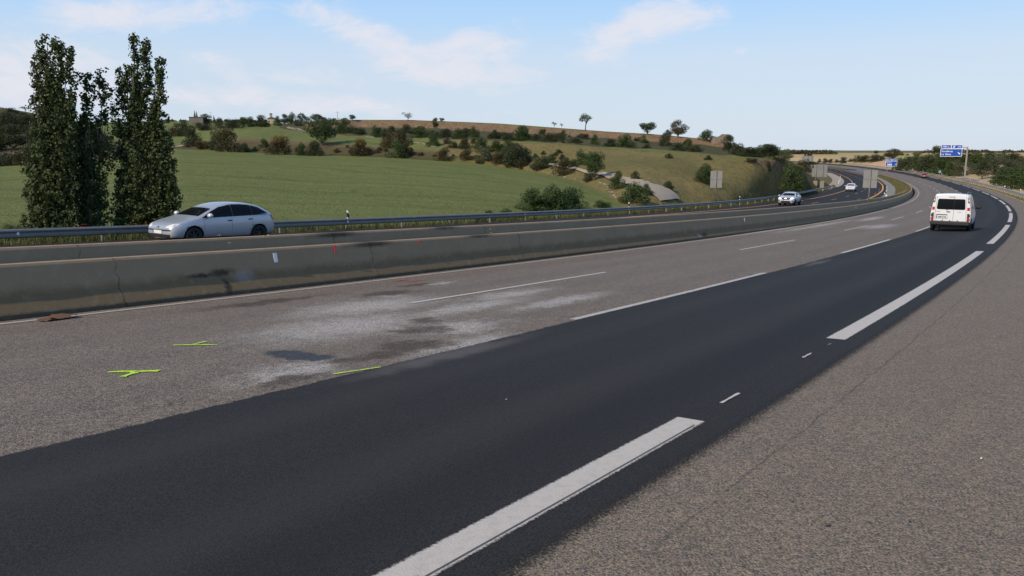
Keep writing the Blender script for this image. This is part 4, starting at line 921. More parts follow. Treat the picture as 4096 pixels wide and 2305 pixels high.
def plate_eu(root, x, z, facing, txt='', wd=.52):
    sg = 1 if facing == 'front' else -1
    pl = MB().box(x, 0, z, .012, wd, .11, .0).build('number_plate', m_plate, root); MB().box(x + sg * .005, sg * (-wd / 2 + .03) * -1 * -1 if False else (wd / 2 - .03) * (1 if sg < 0 else -1), z, .012, .045, .108).build('plate_band', m_eu, pl)
    if txt:
        t = text(pl, txt, 0, 0, .10, m_ink, 0, 'CENTER', 'plate_lettering', .004, .92)
        for v in t.data.vertices: a, b_, c_ = v.co; v.co = (x + sg * .009, sg * (a + .02), z - .037 + c_)
    return pl

# silver five-door hatchback with an arched roof
car = empty('hatchback_car'); tag(car, 'silver-blue hatchback with an arched roof driving beside the poplars', 'car', 'cars on the road')
ST = [(2.13, .30, .56, .50, .35, .50), (2.08, .22, .66, .70, .52, .58), (1.92, .18, .76, .82, .64, .68), (1.6, .17, .85, .875, .70, .78), (1.25, .17, .93, .885, .72, .85), (1.02, .17, 1.0, .885, .74, .90), (.62, .17, 1.20, .885, .70, .915), (.2, .17, 1.375, .885, .66, .93), (-.25, .17, 1.455, .885, .645, .945), (-.75, .17, 1.45, .885, .63, .96), (-1.2, .18, 1.42, .88, .62, .975), (-1.6, .19, 1.31, .865, .58, .98), (-1.90, .22, 1.13, .83, .54, .97), (-2.07, .28, .98, .74, .5, .9), (-2.13, .36, .84, .56, .38, .76)]
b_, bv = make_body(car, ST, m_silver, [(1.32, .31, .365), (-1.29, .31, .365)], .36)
side(car, bv, 'side_window', [(.98, .945), (.62, 1.13), (.25, 1.285), (-.19, 1.368), (-.19, .967)], m_glass); side(car, bv, 'side_window', [(-.21, .968), (-.21, 1.372), (-.62, 1.375), (-1.0, 1.345), (-1.02, .995)], m_glass); side(car, bv, 'quarter_window', [(-1.04, .995), (-1.02, 1.34), (-1.35, 1.265), (-1.72, 1.06)], m_glass)
patch(car, bv, 'windscreen', sym([(-.66, -.02), (-.60, .30), (-.56, .58)])[::1], (1.02, 0, .98), (0, 1, 0), (-.88, 0, .48), m_glass, .014, .06)
rear(car, bv, 'rear_window', sym([(-.45, 1.0), (-.44, 1.22)]), m_glass); 
side(car, bv, 'sill_trim', [(.93, .20), (.93, .27), (-.9, .27), (-.9, .20)], m_trim); side(car, bv, 'door_handle', [(.02, .80), (.02, .84), (-.16, .845), (-.16, .805)], m_trim, .012); side(car, bv, 'door_handle', [(-.82, .83), (-.82, .87), (-1.0, .875), (-1.0, .835)], m_trim, .012)
for xx in (.93, -.155, -1.02): side(car, bv, 'door_seam', [(xx, .32), (xx + .008, .32), (xx + .008, .93), (xx, .93)], m_trim, .003, True, .1)
side(car, bv, 'belt_trim', [(1.0, .925), (-1.66, 1.005), (-1.66, 1.025), (1.0, .945)], m_trim, .009)
for sg in (-1, 1):
    patch(car, bv, 'headlight', [(sg * a, b) for a, b in ([(.42, .60), (.80, .63), (.83, .76), (.60, .73), (.44, .66)] if sg > 0 else [(.42, .60), (.44, .66), (.60, .73), (.83, .76), (.80, .63)])], (0, 0, 0), (0, 1, 0), (0, 0, 1), m_lamp, .01, .06)
front(car, bv, 'grille', sym([(-.66, .50), (-.68, .545)]), m_trim, .01); front(car, bv, 'bumper_bar', sym([(-.6, .565), (-.62, .58)]), m_chrome, .012); front(car, bv, 'lower_grille', sym([(-.62, .27), (-.66, .39)]), m_trim, .01); front(car, bv, 'emblem', [(-.07, .60), (0, .655), (.07, .60), (.07, .575), (0, .63), (-.07, .575)], m_trim, .016)
side(car, bv, 'tail_light', [(-1.90, .80), (-1.80, .99), (-1.92, 1.0), (-2.06, .86), (-2.06, .78)], m_tail, .008)
mirror(car, .80, .90, .98, m_wpaint2); add_wheels(car, (1.32, -1.29), .78, .31, .20, .205, m_dkrim, 7); plate_eu(car, 2.14, .46, 'front')
place_car(car, s_at_px(858, 22.6, -.1) , 22.6, zopp, True)

# white coupe-like crossover, headlamps lit
car = empty('crossover_car'); tag(car, 'white crossover with a dark grille and lit headlamps on the orange-lined road', 'car', 'cars on the road')
ST = [(2.25, .34, .78, .62, .48, .70), (2.2, .26, .92, .82, .62, .82), (2.0, .24, 1.0, .89, .70, .90), (1.5, .24, 1.05, .91, .72, .97), (1.05, .24, 1.10, .91, .74, 1.0), (.6, .24, 1.34, .91, .70, 1.01), (.2, .24, 1.52, .91, .68, 1.02), (-.3, .24, 1.57, .91, .66, 1.03), (-.9, .24, 1.53, .91, .64, 1.05), (-1.5, .26, 1.36, .90, .62, 1.07), (-2.0, .28, 1.14, .86, .60, 1.06), (-2.2, .34, 1.0, .78, .56, .95), (-2.27, .42, .85, .6, .45, .8)]
bz = lambda c: .34 + (.12 if abs(c.y) > .86 else 0)
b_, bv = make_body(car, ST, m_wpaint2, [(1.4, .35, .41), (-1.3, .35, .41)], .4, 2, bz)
side(car, bv, 'side_window', [(.95, 1.03), (.6, 1.23), (.25, 1.42), (-.3, 1.475), (-.28, 1.05)], m_glass); side(car, bv, 'side_window', [(-.35, 1.05), (-.37, 1.475), (-.9, 1.43), (-1.45, 1.23), (-1.5, 1.12)], m_glass)
patch(car, bv, 'windscreen', sym([(-.68, 0), (-.60, .62)]), (1.03, 0, 1.1), (0, 1, 0), (-.86, 0, .5), m_glass, .014, .06)
front(car, bv, 'grille', sym([(-.26, .64), (-.52, .84), (-.50, .90)]), m_trim, .02); front(car, bv, 'lower_grille', sym([(-.62, .38), (-.44, .56)]), m_trim, .012); front(car, bv, 'emblem', [(0, .70), (.085, .80), (0, .90), (-.085, .80)], m_chrome, .03); front(car, bv, 'skid_plate', sym([(-.5, .33), (-.5, .38)]), m_chrome, .012)
for sg in (-1, 1):
    P_ = [(.50, .76), (.80, .80), (.84, .93), (.56, .88)]; front(car, bv, 'headlight', [(sg * a, b) for a, b in (P_ if sg > 0 else P_[::-1])], m_drl, .012); P_ = [(.62, .45), (.80, .47), (.80, .60), (.60, .56)]; front(car, bv, 'fog_light', [(sg * a, b) for a, b in (P_ if sg > 0 else P_[::-1])], m_trim, .012)
mirror(car, .75, .93, 1.08, m_wpaint2); add_wheels(car, (1.4, -1.3), .80, .35, .22, .24, m_dkrim); plate_eu(car, 2.26, .62, 'front')
for sg in (-1, 1): box_part(car, 'roof_rail', (-.3, sg * .6, 1.575), (1.5, .04, .05), m_trim)
place_car(car, 84.2, 21.35, zopp, True)

# small white hatchback following it
car = empty('compact_car'); tag(car, 'small plain white hatchback further back on the orange-lined road', 'car', 'cars on the road')
ST = [(2.02, .32, .68, .58, .42, .62), (1.97, .22, .82, .78, .58, .74), (1.75, .19, .92, .86, .66, .84), (1.3, .19, 1.0, .885, .72, .92), (.95, .19, 1.08, .885, .74, .96), (.5, .19, 1.34, .885, .70, .97), (.1, .19, 1.49, .885, .68, .98), (-.5, .19, 1.53, .885, .66, .99), (-1.2, .2, 1.49, .88, .64, 1.0), (-1.7, .22, 1.36, .86, .6, 1.0), (-1.9, .28, 1.1, .8, .56, .95), (-2.0, .36, .9, .66, .46, .84)]
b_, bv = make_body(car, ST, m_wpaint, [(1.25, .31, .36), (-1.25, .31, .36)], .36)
side(car, bv, 'side_window', [(.85, 1.0), (.5, 1.2), (.15, 1.38), (-.4, 1.43), (-.38, 1.01)], m_glass); side(car, bv, 'side_window', [(-.44, 1.01), (-.46, 1.43), (-1.1, 1.40), (-1.5, 1.25), (-1.5, 1.05)], m_glass)
patch(car, bv, 'windscreen', sym([(-.66, 0), (-.58, .55)]), (.95, 0, 1.07), (0, 1, 0), (-.84, 0, .54), m_glass, .014, .06)
front(car, bv, 'grille', sym([(-.42, .66), (-.50, .74)]), m_trim, .012); front(car, bv, 'lower_grille', sym([(-.45, .28), (-.50, .42)]), m_trim, .012)
for sg in (-1, 1):
    P_ = [(.46, .70), (.74, .72), (.78, .84), (.56, .80)]; front(car, bv, 'headlight', [(sg * a, b) for a, b in (P_ if sg > 0 else P_[::-1])], m_lamp, .012); P_ = [(.56, .33), (.74, .35), (.74, .50), (.58, .46)]; front(car, bv, 'fog_light', [(sg * a, b) for a, b in (P_ if sg > 0 else P_[::-1])], m_trim, .012)
mirror(car, .62, .92, 1.02, m_wpaint); add_wheels(car, (1.25, -1.25), .78, .31, .2, .2, m_dkrim); plate_eu(car, 2.03, .52, 'front')
place_car(car, 157, 22.5, zopp, True)

# far red car seen from behind
car = empty('red_car'); tag(car, 'far red hatchback seen from behind on the dark lane', 'car', 'cars on the road')
ST = [(2.0, .32, .62, .55, .4, .56), (1.9, .22, .76, .76, .58, .68), (1.5, .19, .86, .85, .7, .8), (.95, .19, .98, .86, .72, .9), (.5, .19, 1.25, .86, .66, .92), (.1, .19, 1.40, .86, .63, .93), (-.6, .19, 1.43, .86, .62, .94), (-1.3, .2, 1.38, .86, .60, .95), (-1.75, .22, 1.2, .84, .58, .96), (-1.95, .28, .98, .80, .54, .9), (-2.03, .34, .86, .72, .5, .78)]
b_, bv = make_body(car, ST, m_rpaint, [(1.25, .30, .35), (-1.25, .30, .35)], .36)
rear(car, bv, 'rear_window', sym([(-.56, .97), (-.50, 1.30)]), m_glass); side(car, bv, 'side_window', [(.8, .96), (.1, 1.30), (-.9, 1.32), (-1.5, 1.18), (-1.55, 1.0)], m_glass)
patch(car, bv, 'windscreen', sym([(-.62, 0), (-.55, .5)]), (.95, 0, .97), (0, 1, 0), (-.85, 0, .52), m_glass, .014, .06)
for sg in (-1, 1): P_ = [(.50, .68), (.76, .70), (.78, .86), (.56, .84)]; rear(car, bv, 'tail_light', [(sg * a, b) for a, b in P_], m_tail, .012)
rear(car, bv, 'bumper', sym([(-.66, .40), (-.70, .56)]), m_signback, .012); mirror(car, .65, .89, .98, m_rpaint); add_wheels(car, (1.25, -1.25), .76, .30, .2, .2, m_dkrim); plate_eu(car, -2.05, .66, 'rear')
place_car(car, 285.5, 2.2, zfr, False)

# white compact van seen from behind
car = empty('white_van'); tag(car, 'white compact van with twin rear doors driving away on the dark lane', 'van', 'cars on the road')
ST = [(2.11, .36, .70, .60, .45, .62), (2.05, .26, .90, .80, .62, .80), (1.85, .22, 1.02, .88, .72, .92), (1.4, .22, 1.12, .91, .76, 1.0), (1.1, .22, 1.20, .915, .78, 1.03), (.7, .22, 1.50, .915, .76, 1.04), (.35, .22, 1.70, .915, .75, 1.05), (-.2, .22, 1.80, .915, .745, 1.05), (-1.2, .22, 1.82, .915, .74, 1.05), (-1.85, .24, 1.81, .912, .735, 1.05), (-2.03, .26, 1.80, .908, .73, 1.05), (-2.095, .28, 1.775, .895, .715, 1.05), (-2.104, .36, 1.66, .80, .63, 1.02)]
bz = lambda c: .52 if c.x < -1.95 else (.42 if abs(c.y) > .8 else .3)
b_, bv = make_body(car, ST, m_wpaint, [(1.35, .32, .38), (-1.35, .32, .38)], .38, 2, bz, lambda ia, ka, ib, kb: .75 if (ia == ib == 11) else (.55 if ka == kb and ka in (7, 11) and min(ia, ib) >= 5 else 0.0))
side(car, bv, 'side_window', [(1.0, 1.12), (.66, 1.36), (.38, 1.55), (-.12, 1.60), (-.1, 1.13)], m_glass); side(car, bv, 'window_panel', [(-.2, 1.13), (-.2, 1.6), (-1.0, 1.62), (-1.0, 1.13)], m_wpaint2); side(car, bv, 'slide_rail', [(-1.0, .96), (-1.0, .99), (-1.95, .99), (-1.95, .96)], m_trim)
patch(car, bv, 'windscreen', sym([(-.70, 0), (-.64, .68)]), (1.12, 0, 1.17), (0, 1, 0), (-.78, 0, .62), m_glass, .014, .06)
RW = [(-.59, 1.06), (-.635, 1.11), (-.605, 1.50), (-.56, 1.545)]
rear(car, bv, 'rear_window', sym(RW), m_glass, .008)
rear(car, bv, 'brake_light', sym([(-.12, 1.62), (-.12, 1.645)]), m_tail, .014)
rear(car, bv, 'door_seam', [(-.135, .55), (-.125, .55), (-.125, 1.68), (-.135, 1.68)], m_trim, .010)
for yy in (.70, -.70): rear(car, bv, 'door_seam', [(yy - .005, .56), (yy + .005, .56), (yy * .93 + .005, 1.66), (yy * .93 - .005, 1.66)], m_trim, .006)
rear(car, bv, 'plate_recess', [(.10, .62), (.10, .83), (.66, .83), (.66, .62)], m_wpaint2, .006); rear(car, bv, 'plate_shadow_strip', [(.13, .80), (.13, .835), (.63, .835), (.63, .80)], m_trim, .012)
o = plate_eu(car, -2.128, .72, 'rear', '3445 KYZ'); o.location.y = .38
rear(car, bv, 'emblem', [(.21, .955), (.10, .985), (-.01, .955), (.10, .925)], m_trim, .02); rear(car, bv, 'emblem_ring', [(.14, .955), (.10, 1.0), (.06, .955), (.10, .92)], m_chrome, .028)
for (a, c_) in ((.46, .66), (-.48, -.30)): rear(car, bv, 'door_badge', [(a, .953), (a, .963), (c_, .963), (c_, .953)] if a < c_ else [(c_, .953), (c_, .963), (a, .963), (a, .953)], m_trim, .012)
mb = MB(); mb.tube([(-2.15, .10, 1.12), (-2.14, .19, 1.03)], .012, 6); mb.build('wiper', m_trim, car)
for sg in (-1, 1):
    for nm, z0, z1, m in (('tail_light', .98, 1.16, m_tail), ('lamp_lens', 1.16, 1.26, m_lamp), ('lamp_lens', 1.26, 1.36, m_lamp), ('tail_light', 1.10, 1.17, m_tail), ('indicator_lens', .90, 1.02, m_lamp)):
        rear(car, bv, nm, [(sg * a, b) for a, b in [(.725, z0), (.84, z0), (.835, z1), (.72, z1)]], m, .010 + .002 * (nm == 'indicator_lens') + .003 * (z0 == 1.10), .05)
    rear(car, bv, 'corner_trim', [(sg * a, b) for a, b in [(.74, .52), (.90, .52), (.90, .89), (.74, .89)]], m_trim, .008, .05)
    rear(car, bv, 'fog_reflector', [(sg * a, b) for a, b in [(.76, .56), (.85, .56), (.85, .70), (.76, .70)]], m_tail, .016, .05)
    rear(car, bv, 'pillar_trim', [(sg * a, b) for a, b in [(.735, 1.37), (.81, 1.37), (.765, 1.66), (.71, 1.66)]], m_trim, .008, .05)
    mb = MB(); mb.tube([(.2, sg * .66, 1.78), (.1, sg * .67, 1.855), (-1.75, sg * .655, 1.865), (-1.88, sg * .65, 1.80)], .022, 6); mb.build('roof_rail', m_steel, car)
box_part(car, 'rear_bumper', (-2.10, 0, .43), (.14, 1.76, .22), m_trim, .05); box_part(car, 'exhaust', (-1.95, .52, .24), (.3, .07, .07), m_trim)
box_part(car, 'underbody', (0, 0, .24), (3.9, 1.3, .1), m_trim)
mirror(car, .78, .95, 1.12, m_trim); add_wheels(car, (1.35, -1.35), .80, .32, .205, .21, m_dkrim, 6)
for ch in car.children:
    if ch.type == 'MESH' and not ch.name.startswith(('underbody', 'exhaust', 'rear_bumper')):
        for v in ch.data.vertices:
            if v.co.z > .5: v.co.z = .5 + (v.co.z - .5) * 1.10
        for g_ in ch.children:
            if g_.type == 'MESH':
                for v in g_.data.vertices:
                    if v.co.z > .5: v.co.z = .5 + (v.co.z - .5) * 1.10
place_car(car, 37.3, 2.28, zfr, False)

# ------------------------------------------------------------------ vegetation
def foliage(name, dark, light, tip=None):
    m = bpy.data.materials.new(name); m.use_nodes = True; nt = m.node_tree; b = nt.nodes['Principled BSDF']; out = nt.nodes['Material Output']
    vc = N(nt, 'ShaderNodeVertexColor', dict(layer_name='leaf')).outputs[0]; r, g, bl = XYZ(nt, vc)
    oi = N(nt, 'ShaderNodeObjectInfo').outputs['Random']
    c = MIX(nt, r, dark, light)
    if tip: c = MIX(nt, SM(nt, g, .62, .95), c, tip)
    c = MIX(nt, MA(nt, 'MULTIPLY', oi, .35), c, tuple(x * .62 for x in light)); b.inputs['Roughness'].default_value = .6; b.inputs['Specular IOR Level'].default_value = .25
    nt.links.new(c, b.inputs['Base Color']); tr = N(nt, 'ShaderNodeBsdfTranslucent', None, {'Color': c}); mx = N(nt, 'ShaderNodeMixShader', None, {0: .22}); nt.links.new(b.outputs[0], mx.inputs[1]); nt.links.new(tr.outputs[0], mx.inputs[2]); nt.links.new(mx.outputs[0], out.inputs[0])
    return m
F_DARK = foliage('dark_foliage', (.026, .034, .014), (.062, .075, .028)); F_GREEN = foliage('green_foliage', (.032, .055, .016), (.085, .125, .036)); F_OLIVE = foliage('olive_brown_foliage', (.042, .038, .016), (.105, .088, .034))
F_BROOM = foliage('broom_foliage', (.035, .033, .014), (.080, .070, .026), (.24, .14, .03)); F_GREY = foliage('grey_green_foliage', (.050, .060, .030), (.125, .135, .070)); F_PALE = foliage('pale_foliage', (.065, .085, .032), (.16, .185, .075))
F_SUN = foliage('straw_green_foliage', (.10, .095, .035), (.24, .21, .09)); F_POP = foliage('poplar_foliage', (.024, .036, .012), (.085, .115, .036))
m_bark, nt, b = mat('bark', rough=.9); n1 = NOI(nt, SC(nt, OBJ(nt), (6, 6, 1.5)), 2.0, 4.0, .7); SET(nt, b, 'Base Color', MIX(nt, n1, (.05, .04, .03), (.13, .11, .085)))
m_pbark, nt, b = mat('poplar_bark', rough=.9); n1 = NOI(nt, SC(nt, OBJ(nt), (6, 6, 1.5)), 2.0, 4.0, .7); SET(nt, b, 'Base Color', MIX(nt, n1, (.10, .09, .07), (.24, .22, .18)))
def leaves(P, Nrm, size, rng, aspect=.6, colr=None, colg=None):
    """diamond leaves at points P facing roughly Nrm"""
    n = len(P); a = rng.normal(size=(n, 3)); Nn = Nrm + .75 * rng.normal(size=(n, 3)); Nn /= np.linalg.norm(Nn, axis=1, keepdims=True) + 1e-9
    t = np.cross(Nn, a); t /= np.linalg.norm(t, axis=1, keepdims=True) + 1e-9; b_ = np.cross(Nn, t); s = (size * rng.uniform(.6, 1.35, n))[:, None]
    V = np.stack([P - t * s * .5, P + b_ * s * .5 * aspect, P + t * s * .5, P - b_ * s * .5 * aspect], 1).reshape(-1, 3)
    Fq = np.arange(4 * n).reshape(n, 4); r = rng.random(n) if colr is None else colr; g = np.zeros(n) if colg is None else colg
    col = np.repeat(np.c_[r, g, rng.random(n), np.ones(n)], 4, 0); return V, Fq, col
def leaf_mesh(name, V, Fq, col, m):
    me = bpy.data.meshes.new(name); n = len(Fq); me.vertices.add(len(V)); me.vertices.foreach_set('co', V.ravel()); me.loops.add(4 * n); me.polygons.add(n)
    me.loops.foreach_set('vertex_index', Fq.ravel().astype(np.int32)); me.polygons.foreach_set('loop_start', np.arange(0, 4 * n, 4, dtype=np.int32)); me.polygons.foreach_set('loop_total', np.full(n, 4, np.int32)); me.update(calc_edges=True)
    ca = me.color_attributes.new(name='leaf', type='FLOAT_COLOR', domain='POINT'); ca.data.foreach_set('color', col.astype(np.float32).ravel()); me.materials.append(m); return me
def crown_mesh(name, blobs, n, size, m, seed, zlo=0.0, ztip=1.0):
    rng = np.random.default_rng(seed); vol = np.array([b_[3] * b_[4] * b_[5] for b_ in blobs]) ** .67; pick = rng.choice(len(blobs), n, p=vol / vol.sum()); B = np.array(blobs)[pick]
    d = rng.normal(size=(n, 3)); d /= np.linalg.norm(d, axis=1, keepdims=True); rad = rng.uniform(.25, 1, n) ** .45 * (1 + .10 * rng.normal(size=n))
    P = B[:, :3] + d * B[:, 3:6] * rad[:, None]; ok = P[:, 2] > zlo; P, d, pick = P[ok], d[ok], pick[ok]
    for ax in (0, 1):
        lo, hi = np.percentile(P[:, ax], [1.5, 98.5]); P[:, ax] = (P[:, ax] - (lo + hi) / 2) / (hi - lo)
    top_ = np.percentile(P[:, 2], 99); P[:, 2] /= top_
    cl_ = rng.random(len(blobs))[pick]; z = (P[:, 2] - P[:, 2].min()) / (np.ptp(P[:, 2]) + 1e-6)
    r = np.clip(.55 * cl_ + .45 * rng.random(len(P)), 0, 1); V, Fq, col = leaves(P, d, size, rng, .7, r, np.clip(z + .25 * rng.normal(size=len(P)), 0, 1)); return leaf_mesh(name, V, Fq, col, m)
def shrub_blobs(seed, k=9, top=.75):
    r = np.random.default_rng(seed); out = []
    for i in range(k):
        a = r.uniform(0, 6.28); q = r.uniform(0, .34); h = r.uniform(.22, top) * (1 - q * .9); s = r.uniform(.15, .26); out.append((q * math.cos(a), q * math.sin(a), h, s, s, s * r.uniform(.8, 1.1)))
    for i in range(5): a = i * 1.26 + r.uniform(-.3, .3); out.append((.3 * math.cos(a), .3 * math.sin(a), .16, .19, .19, .16))
    return out
def tree_blobs(seed, z0=.32, k=13):
    r = np.random.default_rng(seed); out = [(0, 0, z0 + .36 * (1 - z0), .26, .26, .20)]
    for i in range(k):
        d = r.normal(size=3); d /= np.linalg.norm(d); q = r.uniform(.55, .95); s = r.uniform(.13, .22)
        out.append((d[0] * .36 * q, d[1] * .36 * q, z0 + (1 - z0) * (.50 + d[2] * .46 * q), s, s, s * .75))
    return out
def trunk_mesh(name, seed, z0, lean=0.0, m=m_bark, rad=.04, nb=5):
    r = random.Random(seed); mb = MB(); mb.tube([(0, 0, -.06), (lean * .3, 0, z0 * .6), (lean, .0, z0 + .1)], [rad * 1.3, rad, rad * .7], 7)
    for i in range(nb):
        a = i * 6.28 / nb + r.uniform(-.4, .4); mb.tube([(lean * .8, 0, z0 * .75), (lean + .14 * math.cos(a), .14 * math.sin(a), z0 + .18), (lean + .27 * math.cos(a), .27 * math.sin(a), z0 + r.uniform(.28, .42))], [rad * .6, rad * .4, rad * .15], 5)
    me = bpy.data.meshes.new(name); me.from_pydata(mb.v, [], mb.f); me.materials.append(m); return me
PROTO = {}
def proto(kind, m, treeish, n=1500, size=.055, variants=3, **kw):
    L = []
    for v in range(variants):
        sd = hash_(kind) + v * 17
        if treeish: L.append((crown_mesh('crown', tree_blobs(sd, kw.get('z0', .3), kw.get('k', 13)), n, size, m, sd), trunk_mesh('trunk', sd, kw.get('z0', .3), kw.get('lean', 0), m_bark, kw.get('rad', .035))))
        else: L.append((crown_mesh('crown', shrub_blobs(sd, kw.get('k', 9), kw.get('top', .75)), n, size, m, sd, .0), trunk_mesh('trunk', sd, .12, 0, m_bark, .03, 4)))
    PROTO[kind] = L
def hash_(s): return sum((i + 3) * ord(c_) for i, c_ in enumerate(s)) % 9973
proto('dark', F_DARK, False, 3600); proto('green', F_GREEN, False, 3600); proto('olive', F_OLIVE, False, 3600); proto('broom', F_BROOM, False, 3600, variants=2); proto('grey', F_GREY, False, 3000, .055, 3); proto('pale', F_PALE, False, 2400, variants=2); proto('sun', F_SUN, False, 2600, variants=2)
proto('oak', F_OLIVE, True, 4200, .05, 2, z0=.12, k=19); proto('tree', F_GREEN, True, 4200, .05, 3, z0=.14, k=19); proto('dtree', F_DARK, True, 4200, .05, 2, z0=.10, k=19); proto('thin', F_GREY, True, 500, .07, 2, z0=.35, k=7, lean=.08, rad=.03); proto('pine', F_GREEN, True, 900, .06, 1, z0=.5, k=8, lean=.10, rad=.04)
def cyp_blobs(sd): r = np.random.default_rng(sd); return [(r.uniform(-.1, .1), r.uniform(-.1, .1), .1 + .85 * i / 12, .42 * (1 - i / 14), .42 * (1 - i / 14), .10) for i in range(13)]
PROTO['cypress'] = [(crown_mesh('crown', cyp_blobs(5), 1200, .09, F_DARK, 5), trunk_mesh('trunk', 5, .1, 0, m_bark, .06, 0))]
NAMES = dict(dark='shrub', green='shrub', olive='shrub', broom='broom_shrub', grey='olive_shrub', pale='willow_shrub', sun='dry_shrub', oak='oak_tree', tree='tree', dtree='evergreen_tree', thin='sapling', pine='pine_tree', cypress='cypress_tree')
LOOK = dict(dark='dark green rounded shrub', green='fresh green leafy shrub', olive='brownish olive shrub', broom='dark shrub with rusty yellow top', grey='grey-green olive-like shrub', pale='pale green feathery shrub', sun='straw-green sunlit shrub', oak='brown-green oak with a round crown', tree='green tree with a forked trunk', dtree='dark evergreen tree with dense crown', thin='thin sparse sapling', pine='lopsided pine with bare limbs', cypress='slim dark cypress')
CAT = dict(oak='tree', tree='tree', dtree='tree', thin='tree', pine='tree', cypress='tree')
def plant(kind, px, py, wpx, hpx, place, group, depth=None, label=None, sink=.04):
    if depth: p = at_depth(px, py, depth)
    else:
        p = None; y = py
        while p is None or p.length > 900:
            p = ground_px(px, y); y += 3
            if y > py + 40: p = at_depth(px, py, 300); break
    L = PROTO[kind]; cm, tm = L[rnd.randrange(len(L))]; k = depth_of(p) / F_PX; w_, h_ = wpx * k, hpx * k
    wn = w_ * 1.02; r = empty(NAMES[kind], p - Vector((0, 0, sink * h_)), 0); r.rotation_euler = (0, 0, rnd.uniform(0, 6.28) if kind not in ('pine', 'thin') else 0); r.scale = (wn, wn * rnd.uniform(.85, 1.1), h_ * 1.06)
    for nm, me in (('crown', cm), ('trunk', tm)):
        o = bpy.data.objects.new(nm, me); C.objects.link(o); o.parent = r
    sz = 'tiny' if wpx < 22 else 'small' if wpx < 42 else 'mid-sized' if wpx < 72 else 'large'; shp = 'low wide' if hpx < .62 * wpx else 'upright' if hpx > 1.02 * wpx else ''
    return tag(r, label or ' '.join(x for x in (sz, shp, LOOK[kind], place) if x), CAT.get(kind, 'shrub'), group)
def batch(entries, ox, oy, sc, place, group):
    for e in entries: plant(e[4], ox + e[0] * sc, oy + e[1] * sc, e[2] * sc, e[3] * sc, place, group, e[5] if len(e) > 5 else None)
# left edge: wooded bank beyond the poplars
batch([(35, 378, 75, 60, 'dtree'), (15, 335, 60, 50, 'dark'), (62, 332, 48, 45, 'dark'), (20, 417, 70, 36, 'dark'), (62, 416, 50, 42, 'olive'), (92, 412, 60, 55, 'dark'), (110, 395, 60, 75, 'dtree'), (170, 390, 60, 66, 'dark'), (235, 392, 55, 70, 'dtree'), (265, 378, 40, 40, 'dark'), (140, 350, 60, 45, 'dark'), (-30, 380, 70, 60, 'dark'), (30, 310, 50, 26, 'dark'), (80, 318, 40, 26, 'dark')], 0, 0, P2, 'on the wooded bank behind the poplars', 'trees and shrubs on the wooded bank')
batch([(30, 283, 26, 11, 'dark'), (63, 280, 26, 13, 'thin')], 0, 0, P2, 'on the skyline of the green hill', 'skyline trees')
Z1 = (600, 420, .31056)
batch([(340, 400, 190, 150, 'olive'), (450, 400, 180, 180, 'dark'), (550, 535, 215, 255, 'dark'), (690, 560, 180, 95, 'broom'), (840, 585, 130, 240, 'dark'), (1010, 605, 290, 310, 'olive'), (1210, 612, 150, 110, 'dark'), (1470, 545, 130, 105, 'green'), (1650, 640, 310, 230, 'broom'), (1950, 652, 130, 160, 'green'), (2120, 655, 220, 180, 'dark')], *Z1, 'on the bank between the green fields', 'shrubs on the field bank')
plant('tree', 600 + 2215 * .31056, 420 + 525 * .31056, 370 * .31056, 330 * .31056, '', 'shrubs on the field bank', None, 'broad green tree with a dark forked trunk on the field bank')
batch([(640, 300, 120, 70, 'olive'), (730, 330, 190, 90, 'dark'), (890, 255, 140, 85, 'green'), (910, 300, 140, 80, 'olive'), (1090, 300, 240, 110, 'dark'), (1210, 290, 130, 125, 'tree'), (1300, 285, 100, 125, 'dark'), (1440, 282, 190, 140, 'dark'), (1650, 272, 100, 120, 'green'), (1740, 262, 100, 135, 'dtree'), (1830, 252, 130, 145, 'green'), (1960, 275, 180, 155, 'dark')], *Z1, 'along the far edge of the upper field', 'trees along the upper field')
plant('oak', 600 + 715 * .31056, 420 + 275 * .31056, 155 * .31056, 145 * .31056, '', 'trees along the upper field', None, 'round brown oak between the long roofed building and the upper field')
batch([(2145, 190, 150, 95, 'tree'), (2250, 222, 150, 60, 'olive'), (2500, 192, 70, 30, 'dark'), (2380, 192, 60, 30, 'dark'), (225, 236, 50, 50, 'olive'), (285, 216, 40, 35, 'dark'), (828, 195, 36, 75, 'cypress')], *Z1, 'on the distant skyline beside the village', 'skyline trees')
for (x, h) in ((577, 82), (603, 72)): plant('cypress', 600 + x * .31056, 420 + 162 * .31056, 24 * .31056, h * .31056, '', 'paired cypresses', 520, 'slim dark cypress behind the long low building')
Z3 = (1000, 400, .4275)
batch([(890, 312, 160, 130, 'green'), (1020, 322, 120, 60, 'dark'), (1175, 348, 90, 105, 'green'), (1320, 302, 100, 55, 'dark'), (1600, 352, 170, 100, 'green'), (1460, 314, 120, 80, 'dark'), (1950, 362, 130, 90, 'green'), (2100, 352, 90, 100, 'green'), (2290, 362, 120, 60, 'dark'), (2420, 382, 100, 60, 'dark'), (2540, 384, 115, 130, 'green'), (1825, 352, 150, 72, 'dark'), (1735, 274, 60, 100, 'dtree'), (1250, 345, 90, 40, 'dark'), (1700, 350, 110, 60, 'green'), (1400, 345, 110, 60, 'dark'), (1530, 320, 80, 50, 'olive'), (2010, 330, 90, 50, 'olive')], *Z3, 'below the eroded earth cliff', 'shrubs below the cliff')
batch([(960, 192, 60, 50, 'tree'), (1795, 198, 45, 35, 'tree')], *Z3, 'on the ridge line above the cliff', 'skyline trees')
plant('thin', 1000 + 1475 * .4275, 400 + 197 * .4275, 90 * .4275, 75 * .4275, '', 'skyline trees', None, 'forked sparse sapling leaning on the bare ridge')
